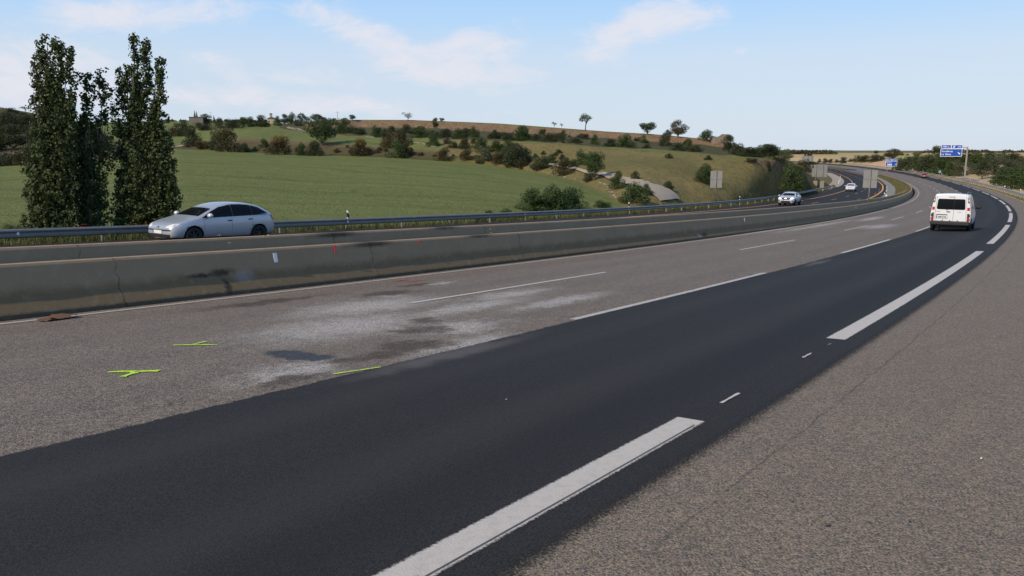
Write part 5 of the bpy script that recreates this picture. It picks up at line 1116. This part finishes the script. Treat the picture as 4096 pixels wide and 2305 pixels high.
batch([(1030, 522, 190, 150, 'broom'), (1300, 445, 170, 150, 'olive'), (1430, 435, 200, 140, 'olive'), (1390, 542, 230, 150, 'green'), (1470, 525, 130, 110, 'olive'), (1820, 572, 150, 120, 'olive'), (2040, 562, 130, 100, 'olive'), (2190, 575, 180, 130, 'grey'), (2470, 632, 210, 180, 'dark'), (1100, 515, 90, 70, 'olive'), (2330, 600, 140, 110, 'olive')], *Z3, 'on the stony bank above the crop field', 'shrubs on the stony bank')
batch([(1710, 432, 130, 110, 'green'), (2010, 458, 110, 100, 'dark'), (2155, 458, 140, 100, 'green'), (2310, 482, 150, 90, 'green'), (1900, 450, 90, 60, 'dark'), (2420, 470, 120, 90, 'green')], *Z3, 'on the middle terrace below the narrow green strip', 'shrubs on the middle terrace')
Z4 = (2000, 400, .4275)
batch([(70, 382, 110, 70, 'dark'), (215, 382, 150, 130, 'green'), (330, 382, 80, 60, 'dark'), (400, 335, 60, 60, 'tree'), (450, 392, 160, 80, 'dark'), (540, 384, 110, 70, 'dark'), (580, 364, 60, 60, 'green'), (885, 418, 80, 90, 'green'), (1040, 438, 140, 70, 'dark'), (1180, 444, 170, 112, 'green'), (1340, 404, 90, 80, 'pale'), (1540, 434, 110, 120, 'dark'), (1660, 474, 150, 70, 'dark'), (1765, 474, 90, 100, 'green'), (1830, 484, 120, 60, 'dark'), (700, 405, 130, 50, 'dark'), (800, 370, 90, 50, 'olive')], *Z4, 'below the ochre cliff and the ruin', 'shrubs below the cliff')
batch([(1380, 322, 155, 105, 'tree'), (1570, 330, 70, 55, 'green'), (1935, 362, 160, 85, 'green')], *Z4, 'on the ridge between the pine and the ruin', 'skyline trees')
plant('oak', 2000 + 1665 * .4275, 400 + 347 * .4275, 150 * .4275, 145 * .4275, '', 'skyline trees', None, 'round brown oak standing on the bare ridge by the ruin')
plant('pine', 2000 + 797 * .4275, 400 + 278 * .4275, 110 * .4275, 150 * .4275, '', 'skyline trees', None, 'lone pine with bare side limbs on the ridge')
plant('thin', 2000 + 505 * .4275, 400 + 260 * .4275, 48 * .4275, 52 * .4275, '', 'skyline trees', None, 'stunted half-dead sapling on the ridge')
plant('thin', 2000 + 575 * .4275, 400 + 264 * .4275, 28 * .4275, 42 * .4275, '', 'skyline trees', None, 'tiny bare sapling on the ridge beside the half-dead one')
plant('dtree', 2000 + 2135 * .4275, 400 + 502 * .4275, 112 * .4275, 160 * .4275, '', 'trees by the ruin', None, 'dark tree growing against the wall of the stone ruin')
batch([(2210, 505, 120, 95, 'dark'), (2330, 532, 200, 85, 'dark'), (2480, 525, 130, 105, 'dtree'), (2420, 520, 110, 70, 'green'), (2560, 530, 90, 80, 'green')], *Z4, 'in the thicket downhill from the ruin', 'trees by the ruin')
batch([(160, 602, 250, 180, 'dark'), (60, 565, 120, 120, 'green'), (370, 652, 160, 120, 'dark'), (480, 592, 110, 80, 'green'), (600, 702, 180, 150, 'olive'), (760, 604, 140, 130, 'green'), (820, 765, 80, 80, 'dark'), (230, 560, 130, 110, 'green'), (680, 640, 90, 80, 'dark')], *Z4, 'on the upper side of the gravel track', 'shrubs along the gravel track')
plant('tree', 2000 + 880 * .4275, 400 + 755 * .4275, 190 * .4275, 255 * .4275, '', 'shrubs along the gravel track', None, 'slender green tree with a visible trunk beside the gravel track')
batch([(1100, 832, 140, 155, 'green'), (1250, 965, 275, 180, 'green'), (1370, 885, 100, 95, 'green'), (950, 1005, 150, 65, 'green')], *Z4, 'between the crop field and gravel track', 'shrubs along the gravel track')
batch([(1570, 842, 95, 78, 'dark'), (1265, 752, 80, 82, 'dark'), (1910, 772, 180, 165, 'green'), (2510, 632, 40, 60, 'dark'), (1580, 545, 70, 40, 'dark')], *Z4, 'alone on the dry grassy slope', 'shrubs on the grassy slope')
batch([(315, 1035, 290, 195, 'green'), (490, 1035, 310, 225, 'green'), (655, 1025, 285, 195, 'green'), (420, 1045, 260, 160, 'green'), (585, 1045, 250, 170, 'green')], *Z4, 'in the large clump behind the far guardrail', 'big green clump behind the guardrail')
batch([(60, 1135, 190, 110, 'green'), (-110, 1135, 170, 95, 'green'), (-190, 1160, 120, 60, 'dark'), (190, 1100, 120, 50, 'green')], *Z4, 'low against the far guardrail posts', 'low bushes at the far guardrail')
Z5 = (2700, 480, .2329)
batch([(1620, 668, 270, 235, 'dtree'), (1060, 604, 170, 175, 'dark'), (1230, 624, 180, 135, 'dark'), (1350, 626, 200, 135, 'dark'), (1480, 640, 150, 110, 'green')], *Z5, 'on the terrace edge above the cut slope', 'trees on the terrace edge')
batch([(1850, 745, 250, 215, 'pale'), (1935, 665, 200, 155, 'pale')], *Z5, 'behind the leaning pole', 'feathery shrubs near the leaning pole')
plant('green', 2700 + 1990 * .2329, 480 + 1215 * .2329, 400 * .2329, 440 * .2329, '', 'shrubs on the grassy slope', 108, 'big bright green tree at the roadside behind the crossover')
batch([(2230, 905, 250, 210, 'olive', 196), (2140, 755, 150, 48, 'olive'), (2350, 768, 180, 52, 'dark', 190), (1615, 884, 80, 112, 'dark'), (560, 1062, 190, 275, 'green'), (570, 684, 130, 72, 'dark'), (1300, 724, 200, 72, 'dark'), (2200, 1180, 300, 120, 'dark', 120), (1750, 700, 130, 80, 'dark')], *Z5, 'on the cut slope above the far guardrail', 'shrubs on the grassy slope')
batch([(2235, 622, 26, 110, 'cypress', 420), (2290, 622, 45, 80, 'cypress', 420), (2335, 622, 45, 75, 'cypress', 420)], *Z5, 'above the distant wide sign', 'cypresses beyond the bend')
ZA = (3200, 600, .1941)
batch([(400, 258, 80, 72, 'dark'), (520, 268, 130, 95, 'green'), (640, 268, 120, 80, 'olive'), (890, 280, 175, 125, 'dark'), (1040, 245, 100, 60, 'olive'), (1200, 244, 230, 125, 'dark'), (1340, 249, 250, 130, 'olive'), (1540, 249, 300, 145, 'dark'), (1680, 204, 100, 80, 'olive'), (760, 260, 120, 60, 'olive')], *ZA, 'above the orange cut bank beyond the bend', 'shrubs above the orange cut bank')
plant('oak', 3200 + 1920 * .1941, 600 + 196 * .1941, 340 * .1941, 205 * .1941, '', 'trees beyond the bend', None, 'large dark round oak above the smaller blue sign')
batch([(1567, 82, 95, 68, 'oak'), (2110, 114, 75, 52, 'sun'), (2210, 116, 62, 48, 'sun'), (2400, 194, 290, 155, 'sun'), (2540, 170, 90, 70, 'sun')], *ZA, 'on the straw-coloured hill beyond the bend', 'trees beyond the bend')
batch([(2060, 425, 280, 240, 'green'), (2200, 430, 330, 275, 'dark'), (2380, 440, 350, 300, 'green'), (2530, 445, 290, 280, 'dark'), (2300, 300, 300, 140, 'green')], *ZA, 'in the thicket near the red car', 'thicket behind the outer guardrail')
def grow(L, f): return [(e[0], e[1], e[2] * f, e[3] * f) + tuple(e[4:]) for e in L]
ZB = (3700, 560, .17935)
batch(grow([(100, 745, 300, 285, 'dark'), (330, 770, 300, 285, 'green'), (560, 800, 265, 255, 'green'), (760, 812, 220, 225, 'grey'), (220, 600, 260, 170, 'dark')], 1.38), *ZB, 'in the thicket below the tall sign', 'thicket behind the outer guardrail')
batch(grow([(290, 475, 185, 235, 'dtree'), (480, 485, 260, 140, 'olive'), (700, 480, 300, 160, 'olive'), (950, 540, 260, 190, 'olive'), (1130, 600, 300, 230, 'green'), (850, 560, 200, 130, 'green'), (400, 560, 220, 110, 'green')], 1.38), *ZB, 'behind the tall sign post', 'woodland behind the tall sign')
plant('dtree', 3700 + 1265 * .17935, 560 + 880 * .17935, 230 * .17935, 400 * .17935, '', 'woodland behind the tall sign', None, 'dark tree with a bare leaning trunk on the tan verge')
batch(grow([(1560, 770, 330, 310, 'grey'), (1450, 520, 270, 180, 'dark'), (1740, 540, 310, 200, 'dark'), (1980, 540, 260, 165, 'olive'), (1900, 720, 270, 190, 'grey'), (2120, 780, 260, 240, 'grey'), (2180, 560, 220, 130, 'olive'), (1060, 760, 180, 140, 'grey'), (2060, 640, 200, 140, 'dark')], 1.38), *ZB, 'on the tan ground right of the tall sign', 'woodland behind the tall sign')
batch(grow([(1800, 1010, 440, 270, 'green'), (2060, 1090, 380, 330, 'green'), (1620, 960, 240, 150, 'green'), (2250, 1120, 260, 330, 'green'), (1950, 900, 260, 200, 'dark'), (2220, 900, 240, 220, 'green')], 1.38), *ZB, 'bulging over the outer guardrail', 'green bushes at the outer guardrail')
# far treeline, one mass
rng = np.random.default_rng(77); Vs = []; Fs = []; Cs = []; k0 = 0
for (x0, x1, y0, d, h, n) in ((3080, 3330, 616, 620, 26, 60), (3700, 4400, 612, 700, 22, 90), (650, 1100, 486, 900, 14, 60), (-800, 60, 440, 420, 20, 40)):
    for i in range(n):
        p = at_depth(x0 + (x1 - x0) * rng.random(), y0, d * rng.uniform(.95, 1.15)); k = depth_of(p) / F_PX * h * rng.uniform(.5, 1.1); m_ = 60
        dd = rng.normal(size=(m_, 3)); dd /= np.linalg.norm(dd, axis=1, keepdims=True); Q = np.array(p) + dd * np.array([k * 1.2, k * 1.2, k * .6]) * rng.uniform(.4, 1, (m_, 1)); V, Fq, col = leaves(Q, dd, k * .45, rng, .8, np.full(m_, rng.random()) * .7 + .3 * rng.random(m_)); Vs.append(V); Fs.append(Fq + k0); Cs.append(col); k0 += len(V)
o = bpy.data.objects.new('distant_woodland', leaf_mesh('distant_woodland', np.vstack(Vs), np.vstack(Fs), np.vstack(Cs), F_OLIVE)); C.objects.link(o); tag(o, 'far woodland reading as one mass along the horizon', 'woodland', None, 'stuff')

# poplars just beyond the far guardrail
def poplar(spires, x0, depth, label, seed, trunks):
    rng = np.random.default_rng(seed); k = P2 * depth / F_PX; base = at_depth(x0 * P2, 605 * P2, depth); base.z = ground_z(base.x, base.y)
    r = empty('poplar_tree', base); P = []; D = []; Cr = []; yb = project(base)[1] / P2
    for (x, yt, ybm, rad, den) in spires:
        L = (ybm - yt); n = int(L * k / .052 * den * (rad / 14) ** 1.15)
        for i in range(n):
            t = rng.random(); y = yt + L * t; rr = rad * k * min(1, .30 + 1.6 * t) * (1 if t < .85 else .8); a = rng.uniform(0, 6.28); rr *= .62 + .55 * math.sin(y * .11 + x) * math.sin(a * 2 + y * .05) + .25 * math.sin(y * .31 + 2 * x); rr = max(rr, .16); q = rr * rng.uniform(.1, 1) ** .6 * (1.5 if rng.random() < .12 else 1); xw = 3.2 * math.sin(y * .045 + x * 1.7) + 1.8 * math.sin(y * .13 + x)
            w3 = at_depth((x + xw) * P2, y * P2, depth) - base; c = np.array([w3.x + q * math.cos(a), q * math.sin(a), w3.z]); m_ = int(rng.integers(9, 20)); dd = rng.normal(size=(m_, 3)); dd /= np.linalg.norm(dd, axis=1, keepdims=True)
            P.append(c + dd * np.array([.15, .15, .20]) * rng.uniform(.3, 1.1, (m_, 1))); D.append(dd + np.array([math.cos(a), math.sin(a), .3]) * .6); Cr.append(np.clip(rng.random() * .55 + .45 * rng.random(m_), 0, 1))
    P = np.vstack(P); D = np.vstack(D); Cr = np.concatenate(Cr); ok = P[:, 2] > .15; V, Fq, col = leaves(P[ok], D[ok], .115, rng, .85, Cr[ok])
    o = bpy.data.objects.new('crown', leaf_mesh('crown', V, Fq, col, F_POP)); C.objects.link(o); o.parent = r
    for (xa, xb, ya, rad) in trunks:
        mb = MB(); pa_ = at_depth(xa * P2, yb * P2, depth) - base; pb_ = at_depth(xb * P2, ya * P2, depth) - base; pts = []
        for i in range(8): t = i / 7; q3 = pa_.lerp(pb_, t); pts.append((q3.x + .05 * math.sin(5 * t + xa), .06 * math.cos(4 * t + xb), q3.z - .2 * (1 - t)))
        mb.tube(pts, [rad * (1 - .85 * i / 7) for i in range(8)], 7)
        for j in range(9):
            t = rng.uniform(.2, .85); i = int(t * 7); q = Vector(pts[i]); a = rng.uniform(0, 6.28); ln = rng.uniform(.5, 1.1); mb.tube([q, q + Vector((math.cos(a) * ln * .25, math.sin(a) * ln * .25, ln * .6)), q + Vector((math.cos(a) * ln * .4, math.sin(a) * ln * .4, ln * 1.3))], [rad * .3, rad * .2, .008], 5)
        mb.build('trunk', m_pbark, r, True)
    return tag(r, label, 'tree', 'poplars by the far guardrail')
poplar([(107, 88, 600, 14, 1.0), (131, 101, 600, 17, 1.0), (152, 112, 600, 20, 1.0), (176, 126, 420, 18, .9), (91, 143, 600, 14, 1.0), (125, 190, 605, 38, .9), (152, 230, 600, 38, .8), (110, 320, 608, 38, .9), (88, 400, 608, 28, .9), (168, 350, 608, 38, .8), (66, 412, 500, 10, .9), (92, 480, 612, 32, .8), (178, 250, 420, 16, .8)], 130, 34.5, 'tallest dense poplar with a ragged flat top, behind the guardrail', 41, [(128, 118, 110, .10), (140, 165, 180, .08), (112, 100, 200, .06)])
poplar([(212, 185, 600, 12, .9), (228, 180, 560, 11, .9), (256, 170, 330, 11, .9), (268, 208, 300, 12, .7), (240, 300, 600, 22, .7), (208, 290, 600, 20, .9), (225, 380, 608, 28, .8), (258, 360, 560, 18, .6), (258, 500, 608, 22, .8), (288, 265, 350, 8, .7), (278, 330, 420, 12, .7), (195, 330, 600, 16, .8)], 225, 35.5, 'thin gappy poplar between the two denser poplars', 42, [(228, 215, 195, .09), (240, 262, 200, .06)])
poplar([(340, 90, 600, 16, 1.0), (369, 102, 560, 17, 1.0), (404, 152, 500, 20, .9), (298, 172, 400, 13, .9), (318, 168, 600, 23, .9), (345, 210, 608, 42, .9), (390, 250, 600, 34, .9), (318, 370, 600, 30, .8), (420, 330, 560, 20, .9), (430, 400, 560, 24, .9), (302, 430, 600, 26, .8), (360, 420, 608, 42, .9), (444, 480, 545, 11, .8), (405, 470, 605, 32, .9)], 355, 36.0, 'dense poplar with several pointed spires, behind the silver hatchback', 43, [(345, 340, 110, .11), (325, 318, 190, .08), (372, 395, 180, .08)])
# smaller scrub filling the banks
scr = np.random.default_rng(99)
def bank_y(x, tab): q = np.array(tab); return float(np.interp(x, q[:, 0], q[:, 1]))
for i in range(46):
    x = scr.uniform(470, 1420); y = bank_y(x, GT) + (bank_y(x, FT) - bank_y(x, GT)) * scr.uniform(.25, 1.0); w_ = scr.uniform(7, 20)
    plant(('olive', 'dark', 'broom', 'green', 'olive')[i % 5], x * P2, y * P2, w_ * P2, w_ * scr.uniform(.5, .9) * P2, 'scattered along the field bank', 'scrub scattered on the field bank')
for i in range(40):
    x = scr.uniform(860, 1800); y = bank_y(x, BT) + (bank_y(x, MT) - bank_y(x, BT)) * scr.uniform(.0, .85); w_ = scr.uniform(8, 22)
    plant(('dark', 'green', 'dark', 'olive')[i % 4], x * P2, y * P2, w_ * P2, w_ * scr.uniform(.4, .75) * P2, 'scattered at the cliff foot', 'scrub scattered below the cliff')
for i in range(26):
    x = scr.uniform(1120, 1500); y = bank_y(x, MT) + (bank_y(x, GT) - bank_y(x, MT)) * scr.uniform(.2, .9); w_ = scr.uniform(8, 20)
    plant(('olive', 'green', 'dark', 'olive')[i % 4], x * P2, y * P2, w_ * P2, w_ * scr.uniform(.5, .9) * P2, 'scattered on the terrace slope', 'scrub scattered on the terrace slope')

# ------------------------------------------------------------------ gravel track climbing the hillside, and a pale path
def drape(name, left, right, m, lift=.22, nsub=10, na=5):
    """ribbon between two traced edges, laid on the hillside"""
    V = []; L = []; R = []
    for (A, B) in zip(left, right):
        L.append(ground_near(A[0] * P2, A[1] * P2)); R.append(ground_near(B[0] * P2, B[1] * P2))
    n = 0
    for i in range(len(L) - 1):
        for j in range(nsub if i < len(L) - 2 else nsub + 1):
            t = j / nsub; a = L[i].lerp(L[i + 1], t); b_ = R[i].lerp(R[i + 1], t); n += 1
            for q in range(na):
                p = a.lerp(b_, q / (na - 1)); z = ground_z(p.x, p.y); V.append((p.x, p.y, z + lift))
    o = mesh_np(name, V, grid_faces(n, na, True), m, smooth=True); o['kind'] = 'structure'; return o
drape('gravel_track', [(1379, 418.5), (1446, 429), (1511, 444.5), (1572, 467), (1634, 488), (1655, 505), (1660, 511)], [(1379, 414), (1446, 423.5), (1513, 437), (1607, 456), (1685, 481), (1706, 499), (1712, 507)], m_gravel)
drape('field_path', [(425, 373.5), (450, 369), (470, 366)], [(425, 371), (450, 366.5), (470, 363.5)], m_gravel, .05)
drape('farm_track', [(721, 322.5), (745, 327.5), (770, 331.5)], [(721, 319), (745, 323), (770, 329.5)], m_gravel, .05)
drape('farm_track', [(921, 346), (940, 348)], [(921, 343.5), (940, 345.5)], m_gravel, .05); drape('farm_track', [(1040, 360.5), (1070, 366), (1098, 370.5)], [(1040, 358.5), (1070, 363.5), (1098, 368.5)], m_gravel, .05)
# loose stones on the bank by the track
m_stone, nt, b = mat('field_stone', rough=.9); n1 = NOI(nt, GEO(nt), 2.0, 4.0, .6); SET(nt, b, 'Base Color', MIX(nt, n1, (.24, .20, .15), (.40, .36, .30)))
STONES = []
for sd in range(4):
    bm = bmesh.new(); bmesh.ops.create_icosphere(bm, subdivisions=2, radius=.5); rr = random.Random(sd + 5)
    ax = [Vector((rr.uniform(-1, 1), rr.uniform(-1, 1), rr.uniform(-1, 1))).normalized() for _ in range(7)]
    for v in bm.verts: v.co = v.co * (1 + .35 * min(0, .3 - max(v.co.normalized().dot(a) for a in ax)) ) ; v.co.z *= .6
    me = bpy.data.meshes.new('stone'); bm.to_mesh(me); bm.free(); me.materials.append(m_stone); STONES.append(me)
for (x, y) in [(1513, 461), (1508, 459), (1520, 464), (1526, 466), (1530, 470), (1535, 478), (1541, 484), (1545, 492), (1533, 483), (1490, 452), (1478, 447), (1549, 497), (1527, 476), (1462, 446), (1421, 446), (1446, 451)]:
    p = ground_near(x * P2, y * P2); o = bpy.data.objects.new('stone', STONES[rnd.randrange(4)]); C.objects.link(o); o.location = p; q = rnd.uniform(.18, .45); o.scale = (q * 1.3, q, q); o.rotation_euler = (0, 0, rnd.uniform(0, 6)); tag(o, 'pale limestone boulder at the stony corner of the crop field', 'stone', 'boulders at the field corner')

# ------------------------------------------------------------------ buildings
m_wall, nt, b = mat('rubble_wall', rough=.95); v1 = VOR(nt, GEO(nt), 2.2, out='Color'); n1 = NOI(nt, GEO(nt), .8, 5.0, .7); c = MIX(nt, n1, (.20, .155, .105), (.31, .25, .18)); c = MIX(nt, .18, c, v1, 'OVERLAY'); SET(nt, b, 'Base Color', c); BUMP(nt, b, VOR(nt, GEO(nt), 2.2), .6, .08)
m_plas = mat('pale_render', (.46, .37, .28), .9)[0]; m_roof2 = mat('dull_roof', (.15, .12, .09), .9)[0]; m_win = mat('dark_opening', (.02, .02, .022), .7)[0]
# stone ruin on the ridge: uneven wall tops, open inside
p = ground_near(1818 * P2, 356 * P2); k = depth_of(p) / F_PX * P2
r = empty('stone_ruin', p - Vector((0, 0, .3)), .12); tag(r, 'roofless rubble-stone ruin with a stepped wall on the ridge end', 'building')
xa, xb, zt = -20 * k, 22 * k, (356 - 335) * k + .3
MB().prism([(xa, 0), (xb, 0), (xb, zt - .1), (xb - .8, zt), (-2 * k, zt + .1), (-8 * k, zt - .5), (-14 * k, zt * .75), (xa, zt * .60)], 0, .5, (0, 2, 1)).build('front_wall', m_wall, r)
MB().prism([(.502, 0), (5, 0), (5, zt * .8), (2.5, zt * 1.05), (.502, zt - .1)], xb - .5, xb, (1, 2, 0)).build('side_wall', m_wall, r); MB().prism([(.502, 0), (5, 0), (5, zt * .5), (.502, zt * .6)], xa, xa + .5, (1, 2, 0)).build('side_wall', m_wall, r)
MB().prism([(xa + .502, 0), (xb - .502, 0), (xb - .502, zt * .8), (xa + .502, zt * .5)], 4.5, 5, (0, 2, 1)).build('back_wall', m_wall, r)
for o in r.children: weld_normals(o)
# pale farmhouse with a tower far behind the trees
p = at_depth(683 * P2, 306 * P2, 480); k = depth_of(p) / F_PX * P2; r = empty('farmhouse', p - Vector((0, 0, 3)), .15); tag(r, 'pale distant farmhouse with a small tower among the trees', 'building'); H = 12 * k + 3
MB().box(0, 4, H * .4, 20 * k, 8, H * .8).build('wall', m_plas, r); mb = MB(); mb.prism([(-11 * k, H * .8 + .01), (0, H), (11 * k, H * .8 + .01)], -.4, 8.4, (0, 2, 1)); weld_normals(mb.build('roof', m_roof2, r))
tw = MB().box(-1.5 * k, 1.5, H * .6, 4.5 * k, 3.2, H * 1.35).build('tower', m_plas, r); MB().box(-1.5 * k, 1.5, H * 1.3, 5.2 * k, 3.8, .4).build('tower_roof', m_roof2, tw)
for (x, z) in ((-6, .5), (5, .5), (8, .45)): w_ = MB().box(x * k, -.02, H * z, 3 * k, .1, 3.5 * k).build('window', m_win, r)
# long low building by the cypresses
p = at_depth(493 * P2, 303.5 * P2, 500); k = depth_of(p) / F_PX * P2; r = empty('long_building', p - Vector((0, 0, 2)), .05); tag(r, 'long low grey building beside the two cypresses on the skyline', 'building')
MB().box(0, 4, 2.2, 34 * k, 8, 4.4 * 1.0 + (6 * k - 2.4)).build('wall', m_pave2, r); mb = MB(); zt = 2.2 + (4.4 + 6 * k - 2.4) / 2; mb.prism([(-17.5 * k, zt + .01), (17.5 * k, zt + .01), (17.2 * k, zt + .35), (-17.2 * k, zt + .35)], -.3, 8.3, (0, 2, 1)); weld_normals(mb.build('roof', m_roof2, r))
for (px, y0, y1, d) in ((849.5, 303, 280, 300), (531, 305, 281, 480)):
    a = at_depth(px * P2, y0 * P2, d); tp = at_depth(px * P2, y1 * P2, d); r = empty('mast', a - Vector((0, 0, 1))); h = tp.z - a.z + 1
    MB().tube([(0, 0, 0), (0, 0, h)], [.12, .06], 6).build('pole', m_steel, r); MB().box(0, 0, h - .5, 1.6, .06, .06).build('cross_arm', m_steel, r); tag(r, 'thin antenna mast rising above the ridge trees' if px > 600 else 'thin distant mast near the long low building', 'mast', 'thin masts on the skyline')

# ------------------------------------------------------------------ roadside grass and flowers
def tufts(name, pts, hmin, hmax, wd, m, label, seed, blades=5):
    rng = np.random.default_rng(seed); n = len(pts) * blades; P = np.repeat(np.asarray(pts), blades, 0) + np.c_[rng.normal(0, .09, (n, 2)), np.zeros(n)]
    h = rng.uniform(hmin, hmax, n); a = rng.uniform(0, 6.28, n); ln = rng.normal(0, .22, (n, 2)) * h[:, None]; t = np.c_[np.cos(a), np.sin(a), np.zeros(n)] * wd * rng.uniform(.6, 1.4, (n, 1))
    top = P + np.c_[ln, h]; mid = P + np.c_[ln * .35, h * .55]
    V = np.stack([P - t, P + t, mid + t * .7, top], 1).reshape(-1, 3); V = np.stack([P - t, P + t, top, mid - t * .7], 1).reshape(-1, 3)
    col = np.repeat(np.c_[rng.random(n), rng.random(n) * .5, rng.random(n), np.ones(n)], 4, 0); o = bpy.data.objects.new(name, leaf_mesh(name, V, np.arange(4 * n).reshape(n, 4), col, m)); C.objects.link(o); return tag(o, label, 'grass', None, 'stuff')
F_VERGE = foliage('verge_grass', (.060, .075, .022), (.150, .150, .050)); F_WEED = foliage('weed_green', (.04, .065, .02), (.10, .13, .04))
def verge_pts(s0, s1, n, o0, o1, rng, ofun):
    s = s0 + (s1 - s0) * rng.random(n) ** 1.3; off = rng.uniform(o0, o1, n); out = []
    for ss, oo in zip(s, off):
        p = rp1(ss, float(ofun(ss)) + oo, 0); out.append((p.x, p.y, ground_z(p.x, p.y) - .02))
    return out
rng = np.random.default_rng(5)
tufts('verge_grass', verge_pts(-12, 110, 5200, .25, 3.4, rng, oOut), .12, .42, .012, F_VERGE, 'tangled green roadside grass under the far guardrail', 1, 5)
tufts('verge_grass', verge_pts(110, 190, 1500, .5, 3.0, rng, oOut), .15, .45, .03, F_VERGE, 'rough roadside grass around the end of the far guardrail', 2, 4)
def right_pts(n): 
    out = []
    for _ in range(n):
        s = rng.uniform(70, 320); p = rp1(s, float(oR(s)) - rng.uniform(.15, 2.0), 0); out.append((p.x, p.y, ground_z(p.x, p.y) - .02))
    return out
tufts('verge_grass', right_pts(1800), .1, .32, .03, F_SUN, 'dry tufts along the outer guardrail foot', 3, 4)
med = []
for _ in range(2200):
    s = rng.uniform(108, 300); o_ = rng.uniform(float(tops(s)) + .2, float(oIn(s)) - 1.6); p = rp1(s, o_, np.interp(o_, [float(tops(s)) + .2, float(oIn(s)) - 1.6], [.2, float(zopp(s, 16)) + .05])); med.append((p.x, p.y, p.z - .03))
tufts('median_tufts', med, .12, .4, .035, F_SUN, 'dry straw tufts on the raised grassy median', 4, 4)
gap = []
for _ in range(260):
    s = rng.uniform(-6, 95); p = rp1(s, 12.12 + rng.normal(0, .08), -.16); gap.append(tuple(p))
tufts('gap_weeds', gap, .15, .5, .012, F_WEED, 'weeds sprouting in the gap between the concrete barriers', 6, 5)
# denser weeds at the foot of the poplars
foot = []
for _ in range(2600):
    xp = rng.uniform(10, 440); d = rng.uniform(30.5, 36); p = at_depth(xp * P2, 600 * P2, d); foot.append((p.x, p.y, ground_z(p.x, p.y) - .02))
tufts('tall_weeds', foot[:1400], .1, .32, .014, F_WEED, 'tall weeds at the foot of the poplars', 7, 5)
def flowers(name, pts, hs, sz, m, label, seed):
    rng = np.random.default_rng(seed); V = []; Fq = []; k = 0
    for (p, h) in zip(pts, hs):
        c = np.array(p) + [rng.normal(0, .05), rng.normal(0, .05), h]; a0 = rng.uniform(0, 6.28)
        n = 6; ring = [c + np.array([math.cos(a0 + 6.283 * i / n) * sz, math.sin(a0 + 6.283 * i / n) * sz, sz * .5 * (i % 2)]) for i in range(n)]; V += [c] + ring; Fq += [[k, k + 1 + i, k + 1 + (i + 1) % n] for i in range(n)]; k += n + 1
        V += [np.array(p), np.array(p) + [.006, 0, 0], c + [.006, 0, 0], c]; k += 4
    o = mesh_np(name, V, Fq, m); return tag(o, label, 'flowers', None, 'stuff')
m_yel = mat('yellow_petals', (.75, .50, .02), .6)[0]; m_pop = mat('poppy_petals', (.65, .06, .02), .6)[0]
vp = verge_pts(-6, 80, 420, .3, 2.6, rng, oOut); flowers('yellow_flowers', vp, rng.uniform(.25, .5, 420), .035, m_yel, 'scattered small yellow flowers in the roadside grass', 1)
vp = verge_pts(50, 78, 160, .4, 2.4, rng, oOut); flowers('yellow_flowers', vp, rng.uniform(.25, .45, 160), .05, m_yel, 'yellow flower patch beside the foot of the gravel track', 2)
pp = []
for xp in rng.uniform(175, 430, 26): p = at_depth(xp * P2, 603 * P2, rng.uniform(30, 31.5)); pp.append((p.x, p.y, ground_z(p.x, p.y)))
flowers('poppies', pp, rng.uniform(.4, .75, 26), .05, m_pop, 'red poppies in the weeds below the poplars', 3)
gp = [tuple(rp1(s_at_px(px, 12.2, .3), 12.22, -.16)) for px in (893, 915, 1062, 1078, 1960, 1954)]; flowers('yellow_flowers', gp, [.78, .62, .72, .74, .6, .5], .03, m_yel, 'few tall yellow flowers rising between the barriers', 4)
# crumpled brown rag on the median edge line
bm = bmesh.new(); bmesh.ops.create_grid(bm, x_segments=14, y_segments=8, size=.5); rr = np.random.default_rng(3)
for v in bm.verts: v.co = Vector((v.co.x * .62 * (1 - .25 * abs(v.co.y)), v.co.y * .22, .012 + .05 * max(0, math.sin(v.co.x * 9 + v.co.y * 4)) * (1 - (2 * v.co.x) ** 2) + .02 * rr.random()))
me = bpy.data.meshes.new('cloth_rag'); bm.to_mesh(me); bm.free(); o = link_mesh('cloth_rag', me, mat('brown_cloth', (.13, .07, .04), .9)[0], None, True); o.location = rp1(-4.55, 10.55, zr(10.55) + .012); o.rotation_euler = (0, 0, heading(-4) + .12); tag(o, 'crumpled brown rag lying on the line beside the barrier', 'rag')
# small debris on the shoulder
m_deb = mat('dark_debris', (.03, .03, .035), .7)[0]
for (px, py, sc_, m) in ((3312, 2108, .03, m_deb), (3170, 2010, .022, m_deb), (3888, 1545, .02, m_deb), (3640, 2090, .02, m_deb), (3925, 1835, .018, m_ref), (2025, 1600, .02, m_ref)):
    r_ = ray(px, py); best = None
    for d in np.arange(1.5, 25, .01):
        q = r_ * (d / r_.y); dx = np.hypot(AX - q.x, AY - q.y); i = int(dx.argmin()); t_ = AT[i]; o_ = -(q.x - AX[i]) * math.sin(t_) + (q.y - AY[i]) * math.cos(t_)
        if q.z <= AZ[i] + zr(o_): best = q; break
    if best is None: continue
    o = bpy.data.objects.new('road_debris', STONES[rnd.randrange(4)].copy()); o.data.materials.clear(); o.data.materials.append(m); C.objects.link(o); o.location = best + Vector((0, 0, sc_ * .2)); o.scale = (sc_ * 1.4, sc_, sc_); o.rotation_euler = (0, 0, rnd.uniform(0, 6)); tag(o, 'small dark pebble on the brown shoulder asphalt' if m is m_deb else 'tiny white fragment lying on the asphalt', 'debris', 'bits of road debris')
